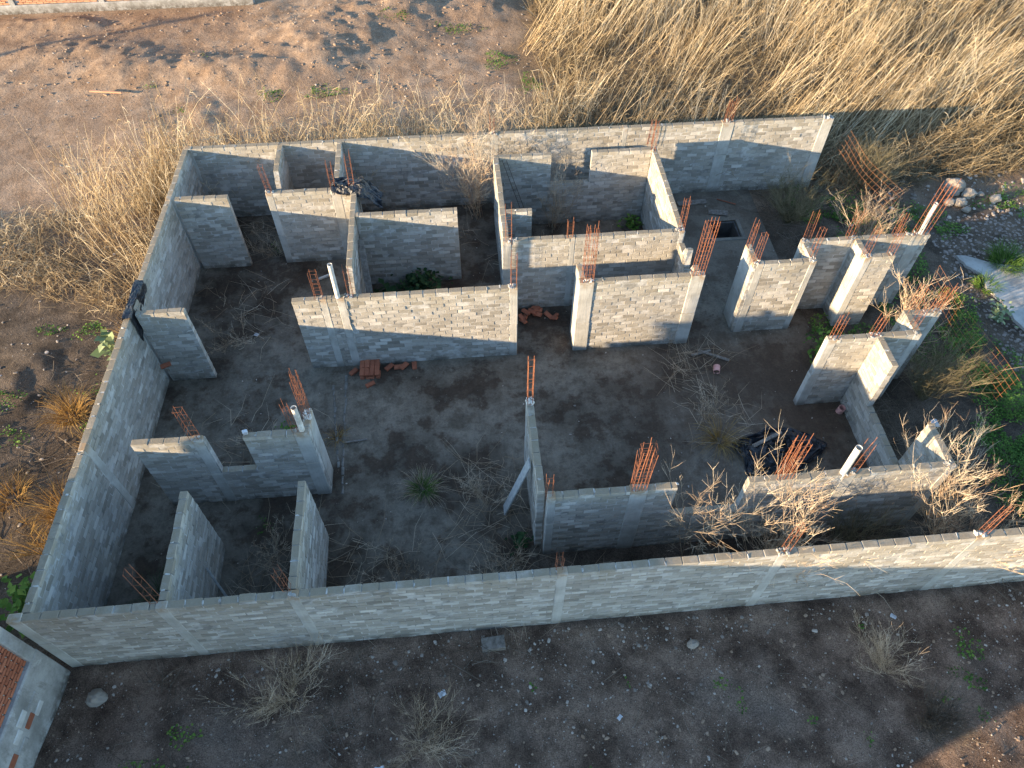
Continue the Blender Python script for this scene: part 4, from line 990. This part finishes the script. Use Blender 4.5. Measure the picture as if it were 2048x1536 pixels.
shrub(DB, 'bleached dry bush below the back right mesh fence', 11.3, 15.2, 1.8, .9, 18, 'dry_twig', 3, (.1, 0), 3, .010)
shrub(DB, 'orange-tinged dry bush between rebar clusters at the right', 10.95, 11.75, 2.1, .6, 12, 'red_twig', 4, (.1, .0), 3, .008)
shrub(DB, 'large pale dry bush in front of the front inner wall', 5.75, 6.05, 2.7, .60, 15, 'red_twig', 5, (.0, .03), 3, .006, kids=5, up=1.6)
shrub(DB, 'tall thin dry bush before the window gap of the front inner wall', 4.35, 6.2, 2.7, .20, 5, 'dry_twig', 6, (-.05, .05), 3, .007, kids=4)
shrub(DB, 'biggest bright dry bush at the right end of the front corridor', 9.75, 6.2, 2.6, .95, 26, 'red_twig', 7, (.08, .08), 3, .006, kids=5, up=1.5)
shrub(DB, 'dry bush on the stony ground below the front boundary wall, right', 7.55, 3.75, 1.2, .9, 24, 'dry_twig', 8, (-.25, .2), 2, .0042, kids=6)
shrub(DB, 'dry bush on the stony ground below the front boundary wall, left', -3.75, 4.2, 1.25, 1.6, 26, 'dry_twig', 9, (.2, .1), 2, .0042, kids=6)
shrub(DB, 'flattened straw bush in the middle of the stony ground', -1.3, 3.2, 1.1, 2.8, 30, 'dry_twig', 10, (.6, .2), 2, .0042, kids=5)
shrub(DB, 'dark round bush beside the cistern slab', 9.75, 16.6, 1.5, 1.0, 70, 'olive_twig', 11, (0, 0), 2, .006, kids=6)
shrub(DB, 'tangled dry bush on the patio between the partition and the thin wall', -1.75, 6.2, 1.0, 1.8, 10, 'dry_twig', 12, (0, 0), 3, .006, 0)
shrub(DB, 'dry bush at the foot of the leaning grey plank', .25, 8.0, 1.0, .8, 7, 'dry_twig', 13, (-.2, .1), 3, .006, 0)
shrub(DB, 'dry bush low beside the base of the thin wall', .55, 6.35, 1.0, 1.2, 7, 'dry_twig', 14, (-.2, .1), 3, .006, 0)
shrub(DB, 'grey tangled bush outside the low sill wall', 11.0, 10.0, 1.7, 1.0, 55, 'olive_twig', 15, (.1, .1), 2, .006, kids=6)
shrub(DB, 'dark dead clump at the lower right on the stony ground', 8.05, 2.75, .8, 1.3, 60, 'dark_twig', 16, (-.1, 0), 2, .006, kids=6)
shrub(DB, 'fallen twigs heaped in the left middle room', -5.9, 13.4, 1.0, 2.2, 9, 'dry_twig', 17, (.3, -.6), 3, .006, 0)
shrub(DB, 'fallen twigs between the stub wall and the short back wall', -5.2, 16.4, .9, 1.8, 8, 'dry_twig', 18, (.2, -.3), 3, .006, 0)
shrub(DB, 'twigs lying behind the window-gap wall', -4.9, 9.9, .8, 2.5, 6, 'dry_twig', 19, (-.3, .2), 3, .005, 0)
shrub(DB, 'twigs between the two short front partitions', -4.35, 7.2, .7, 1.6, 9, 'dry_twig', 20, (0, .1), 3, .006, 0)
shrub(DB, 'twigs standing on the floor of the roofless room', 2.2, 15.6, .7, 1.6, 6, 'dry_twig', 21, (0, 0), 3, .006, 0)
shrub(DB, 'dry twigs on the floor left of the black plastic heap', 5.6, 9.75, 1.0, 1.4, 6, 'dry_twig', 22, (.0, .2), 3, .006, 0)
shrub(DB, 'small twigs lying below the broad sunlit wall', 5.2, 11.8, .9, 2.6, 4, 'dry_twig', 23, (.5, 0), 2, .006, 0)
shrub(DB, 'thin dry weed rising behind the back wall at the left centre', 1.0, 20.2, 2.3, .25, 3, 'dry_twig', 24, (0, .1), 3, .009)
shrub(DB, 'dry weed rising at the back left corner of the lot', -7.6, 18.7, 1.7, .5, 7, 'dry_twig', 25, (.15, 0), 3, .008)
shrub(DB, 'dry weed hanging over the back wall near the rebar', 1.6, 18.75, 2.9, .5, 8, 'dry_twig', 26, (-.1, -.08), 3, .009)
shrub(DB, 'dark brush beyond the mesh fence at the back right corner', 12.6, 18.0, 1.4, 1.2, 50, 'olive_twig', 27, (0, 0), 2, .006, kids=6)
shrub(DB, 'dark brush in the front corridor under the window gap', 7.6, 6.1, 1.4, 1.1, 45, 'olive_twig', 28, (.3, .1), 2, .006, kids=6)
shrub(DB, 'brown brush outside the left wall near the brick house', -9.0, 7.6, 1.0, .9, 14, 'orange_grass' , 29, (0, 0), 2, .008)
tuft('grass_tuft', 'orange dry grass outside the left wall beside the plastic drape', -9.5, 11.2, 260, .5, .4, .9, 'orange_grass')
tuft('grass_tuft', 'yellow dry grass hugging the left wall below the plastic drape', -8.5, 10.0, 200, .4, .4, .9, 'orange_grass')
tuft('grass_tuft', 'yellow green grass hugging the left wall above the plastic drape', -8.35, 13.4, 220, .5, .4, .9, 'orange_grass')
tuft('grass_tuft', 'orange grass clump outside the left wall near the front', -8.95, 8.6, 220, .5, .5, 1.0, 'orange_grass')
tuft('grass_tuft', 'brown grass clump at the left edge of the picture', -10.2, 9.0, 160, .5, .3, .7, 'orange_grass')
tuft('grass_tuft', 'arching grass tuft in the lower left corner room', -6.35, 6.25, 170, .12, .7, 1.1, 'dark_leaf', .9, 1.2, .004, z=0)
tuft('grass_tuft', 'mixed green and straw tuft in the middle of the patio', -1.2, 8.5, 160, .25, .15, .45, 'green_leaf', 1.4, .9, .005, z=0)
tuft('grass_tuft', 'straw clump around the green patio tuft', -1.15, 8.45, 150, .45, .25, .6, 'dry_twig', 1.8, .9, .004, z=0)
tuft('grass_tuft', 'straw clump beside the black plastic heap', 5.75, 9.15, 160, .25, .4, .9, 'orange_grass', 1.6, 1.0, .004, z=0)
tuft('grass_tuft', 'lush grass clump growing through the street concrete', 15.35, 14.35, 420, .6, .3, .65, 'green_leaf', 1.1, .6, .007)
tuft('grass_tuft', 'smaller grass clump on the edge of the street concrete', 14.35, 13.5, 200, .4, .2, .45, 'green_leaf', 1.1, .6, .007)
tuft('grass_tuft', 'dry tuft growing across the screed strips', -3.15, 10.0, 70, .12, .2, .5, 'orange_grass', 1.8, .9, .004, z=0)

def leaf_cloud(name, P, size, mat, tint, **props):
    """small folded leaf quads"""
    n = len(P); a = rng.uniform(0, 6.28, n); tl = rng.uniform(-.5, .7, n)
    d = np.stack([np.cos(a), np.sin(a), tl], 1); d /= np.linalg.norm(d, axis=1, keepdims=True)
    s = np.cross(d, np.array([0, 0, 1.])) ; s /= np.linalg.norm(s, axis=1, keepdims=True); s = s + np.stack([np.zeros(n), np.zeros(n), rng.uniform(-.5, .5, n)], 1)
    L = size[:, None]
    V = np.stack([P, P + d * L * .5 + s * L * .34 + np.array([0, 0, .05]) * L, P + d * L, P + d * L * .5 - s * L * .34 + np.array([0, 0, .05]) * L], 1).reshape(-1, 3)
    F = (np.arange(n) * 4)[:, None] + np.array([[0, 1, 2, 3]])
    return obj(name, mesh_np(name, V, F, mat, np.repeat(tint, 4)), **props)
def ground_cover(name, patches, mat, dens, label):
    Ps, Ss, Ts = [], [], []
    for (cx, cy, rx, ry, hh) in patches:
        n = int(dens * rx * ry); a = rng.uniform(0, 6.28, n); r = np.sqrt(rng.random(n)) * (1 + .3 * np.sin(3 * a + cx))
        x = cx + rx * r * np.cos(a); y = cy + ry * r * np.sin(a); ok = fbm(x * 1.8, y * 1.8, 3, 111) + rng.uniform(-.1, .1, n) > -.08 ; x, y = x[ok], y[ok]
        h = ground_h(x, y) + .01 + hh * rng.random(len(x)) * np.clip(.5 + 2.5 * fbm(x * 2.2, y * 2.2, 2, 99), .1, 1.5)
        Ps.append(np.stack([x, y, h], 1)); Ss.append(rng.uniform(.025, .075, len(x))); Ts.append(np.clip(.5 + 1.2 * fbm(x * 3, y * 3, 2, 70) + rng.normal(0, .22, len(x)), 0, 1))
    leaf_cloud(name, np.concatenate(Ps), np.concatenate(Ss), mat, np.concatenate(Ts), kind='stuff', label=label)
ground_cover('green_weeds', [(13.0, 9.6, .9, 2.0, .3), (12.9, 11.8, .55, 1.8, .3), (13.6, 8.0, 1.0, 1.6, .3), (11.7, 12.6, .6, .7, .35), (11.5, 17.0, .9, .7, .3), (12.5, 15.7, .8, .9, .3), (13.6, 16.5, .8, .5, .3), (16.8, 16.9, 1.0, .45, .3), (17.6, 16.2, .7, .4, .2), (10.3, 17.2, .5, .9, .3), (9.35, 12.2, .5, .5, .2),
    (10.3, 12.0, .5, .4, .2), (12.2, 8.4, .8, .8, .3), (10.6, 15.2, .7, .9, .3), (14.4, 15.9, .5, .4, .2), (10.5, 8.3, .5, .4, .15), (13.0, 10.6, .7, 1.6, .3), (12.7, 8.2, .8, 1.2, .3), (13.2, 12.6, .4, 1.0, .25), (11.6, 11.3, .5, .6, .25), (12.0, 7.2, .8, .6, .25), (11.5, 13.8, .6, .5, .3), (12.6, 14.4, .5, .8, .3)], 'green_leaf', 2300, 'green creeping weeds along the right lot line')
ground_cover('green_sprouts', [(-2.0, 28.9, .8, .35, .15), (.6, 28.4, .9, .3, .15), (-4.3, 24.6, .7, .35, .1), (-6.1, 24.5, .5, .3, .08), (1.9, 26.2, .6, .6, .2), (2.9, 24.6, .4, .6, .2), (-1.2, 21.3, 1.2, .4, .25), (.9, 20.7, .6, .5, .25), (2.4, 21.0, .4, .5, .3), (-8.9, 26.6, .35, .2, .1), (-9.2, 23.9, .2, .2, .1), (-10.4, 25.3, .2, .15, .1), (-5.2, 20.8, .4, .2, .2),
    (-11.6, 11.6, .8, .5, .15), (-10.9, 10.6, .5, .4, .15), (-9.0, 12.0, .5, .4, .2), (-8.7, 11.0, .4, .5, .2), (-9.7, 13.9, .4, .3, .2), (-10.8, 14.0, .4, .2, .1), (-3.9, 20.2, .5, .3, .2),
    (9.0, 3.4, .45, .22, .05), (9.4, 4.1, .25, .35, .05), (8.6, 3.2, .2, .15, .05), (9.1, 2.75, .15, .12, .05), (4.6, 3.45, .18, .22, .05), (4.4, 3.75, .2, .12, .05), (-5.6, 3.75, .3, .2, .06), (-5.7, 3.0, .5, .25, .06), (-6.3, 3.2, .3, .2, .05), (2.6, 3.9, .1, .1, .04), (5.9, 3.0, .1, .1, .04), (6.8, 2.6, .1, .1, .04), (-4.0, 2.6, .5, .3, .05), (.9, 4.1, .15, .1, .04), (1.8, 2.7, .2, .1, .04), (7.4, 4.6, .12, .08, .04), (-4.6, 7.9, .2, .2, .15), (-5.0, 16.7, .4, .3, .1)], 'green_leaf', 1500, 'small bright green sprouts scattered over bare soil')
def leafy_plant(name, label, x, y, z, n, r, h, mat, ls=(.1, .2)):
    P = np.stack([rng.normal(0, r * .5, n), rng.normal(0, r * .5, n), h * rng.random(n) ** .8 + .02], 1)
    o = leaf_cloud(name, P, rng.uniform(ls[0], ls[1], n), mat, np.clip(rng.normal(.5, .25, n), 0, 1), label=label, category='plant')
    S = [(0, 0, -.02, *(q * np.array([.8, .8, .9])), .006, .003) for q in P[::4]]
    o.name = 'foliage'; o.data.name = 'foliage'; del o['label']; del o['category']
    e = empty(name, (x, y, z), label=label, category='plant'); o.parent = e
    obj('stalks', tubes('stalks', S, 'dark_leaf', 3, np.full(len(S), .4)), e)
leafy_plant('leafy_plant', 'broad-leaved green plant beside the dark leaning plank', -1.95, 14.2, 0, 90, .35, .35, 'dark_leaf', (.15, .28))
leafy_plant('leafy_plant', 'larger dark green plant under the freestanding wall', -1.1, 14.55, 0, 260, .55, .5, 'dark_leaf')
leafy_plant('leafy_plant', 'green seedling on the pallet board', -4.25, 10.1, .06, 110, .22, .3, 'green_leaf', (.06, .12))
leafy_plant('leafy_plant', 'castor plant with big leaves outside the left wall at the front corner', -8.75, 6.35, 0, 240, .5, .9, 'green_leaf', (.12, .24))
leafy_plant('leafy_plant', 'pale leafy plant leaning on the left wall by the plastic drape', -8.1, 12.0, 0, 70, .25, 1.9, 'pale_leaf', (.2, .36))
leafy_plant('leafy_plant', 'pale yellow-green weed between fence and street', 14.0, 12.3, 0, 80, .3, .5, 'pale_leaf', (.08, .16))
leafy_plant('leafy_plant', 'green plants in the inner corner of the roofless room', 5.0, 16.75, 0, 80, .3, .25, 'green_leaf', (.08, .16))
leafy_plant('leafy_plant', 'green weeds behind the cracked wall at the lower right', 9.0, 11.4, 0, 200, .4, .4, 'green_leaf', (.08, .16))
leafy_plant('leafy_plant', 'small green plant at the base of the thin edge-on wall', .85, 7.0, 0, 60, .2, .25, 'dark_leaf', (.08, .14))

# dead stalks lying over the floors and the corridor
def lying(name, boxes, n, mat, label, r=.0045, L=(.25, 1.1), zmax=.12):
    S, T = [], []
    for (x0, x1, y0, y1, k) in boxes:
        m = int(n * k); x = rng.uniform(x0, x1, m); y = rng.uniform(y0, y1, m); ok = fbm(x * 1.1, y * 1.1, 3, 131) + rng.uniform(-.12, .12, m) > 0; x, y = x[ok], y[ok]; m = len(x)
        z = .02 + rng.random(m) ** 2 * zmax; a = rng.uniform(0, 6.28, m); l = rng.uniform(*L, m)
        p = np.stack([x, y, z], 1); b_ = a + rng.normal(0, .35, m)
        q = p + np.stack([np.cos(a) * l * .5, np.sin(a) * l * .5, rng.uniform(0, .12, m)], 1); e = q + np.stack([np.cos(b_) * l * .5, np.sin(b_) * l * .5, rng.uniform(-.06, .06, m)], 1)
        e[:, 2] = np.maximum(e[:, 2], .015); t = rng.random(m)
        S += [np.concatenate([p, q, np.full((m, 1), r), np.full((m, 1), r * .8)], 1), np.concatenate([q, e, np.full((m, 1), r * .8), np.full((m, 1), r * .3)], 1)]; T += [t, t]
    obj(name, tubes(name, np.concatenate(S), mat, 3, np.concatenate(T)), kind='stuff', label=label)
lying('fallen_twigs', [(-7, -4.9, 12.6, 15.5, 1), (-6.8, -4, 16.3, 17.8, .6), (-7, -3.6, 8.9, 11.2, .5), (-5.2, -3.5, 5.6, 8.2, .9), (-2.9, .9, 5.5, 7.4, 1.4), (-.4, 1.0, 7.2, 9.2, .5), (1.4, 5.2, 14.2, 16.8, .4), (1.5, 9.2, 5.5, 6.5, 1.2), (5.0, 6.8, 11.0, 12.0, .4), (5.0, 6.6, 9, 11, .4), (0, 1.0, 15.5, 18, .5)], 260, 'dry_twig', 'fallen dry twigs lying on the floors')
lying('corridor_litter', [(9.3, 12.2, 7.2, 11.8, 2.2), (9.2, 11.5, 13.6, 18, 2.0), (6, 13, 5.4, 6.6, 1.6), (-6.5, 0, 2.0, 5.0, .9), (-1, 8, 2, 5, .25), (-10.5, -8, 5.6, 13, 1.0), (11.0, 14, 17.5, 20, 1.5)], 620, 'dark_twig', 'dark dead stalks lying on the soil', .006, (.25, 1.0), .25)
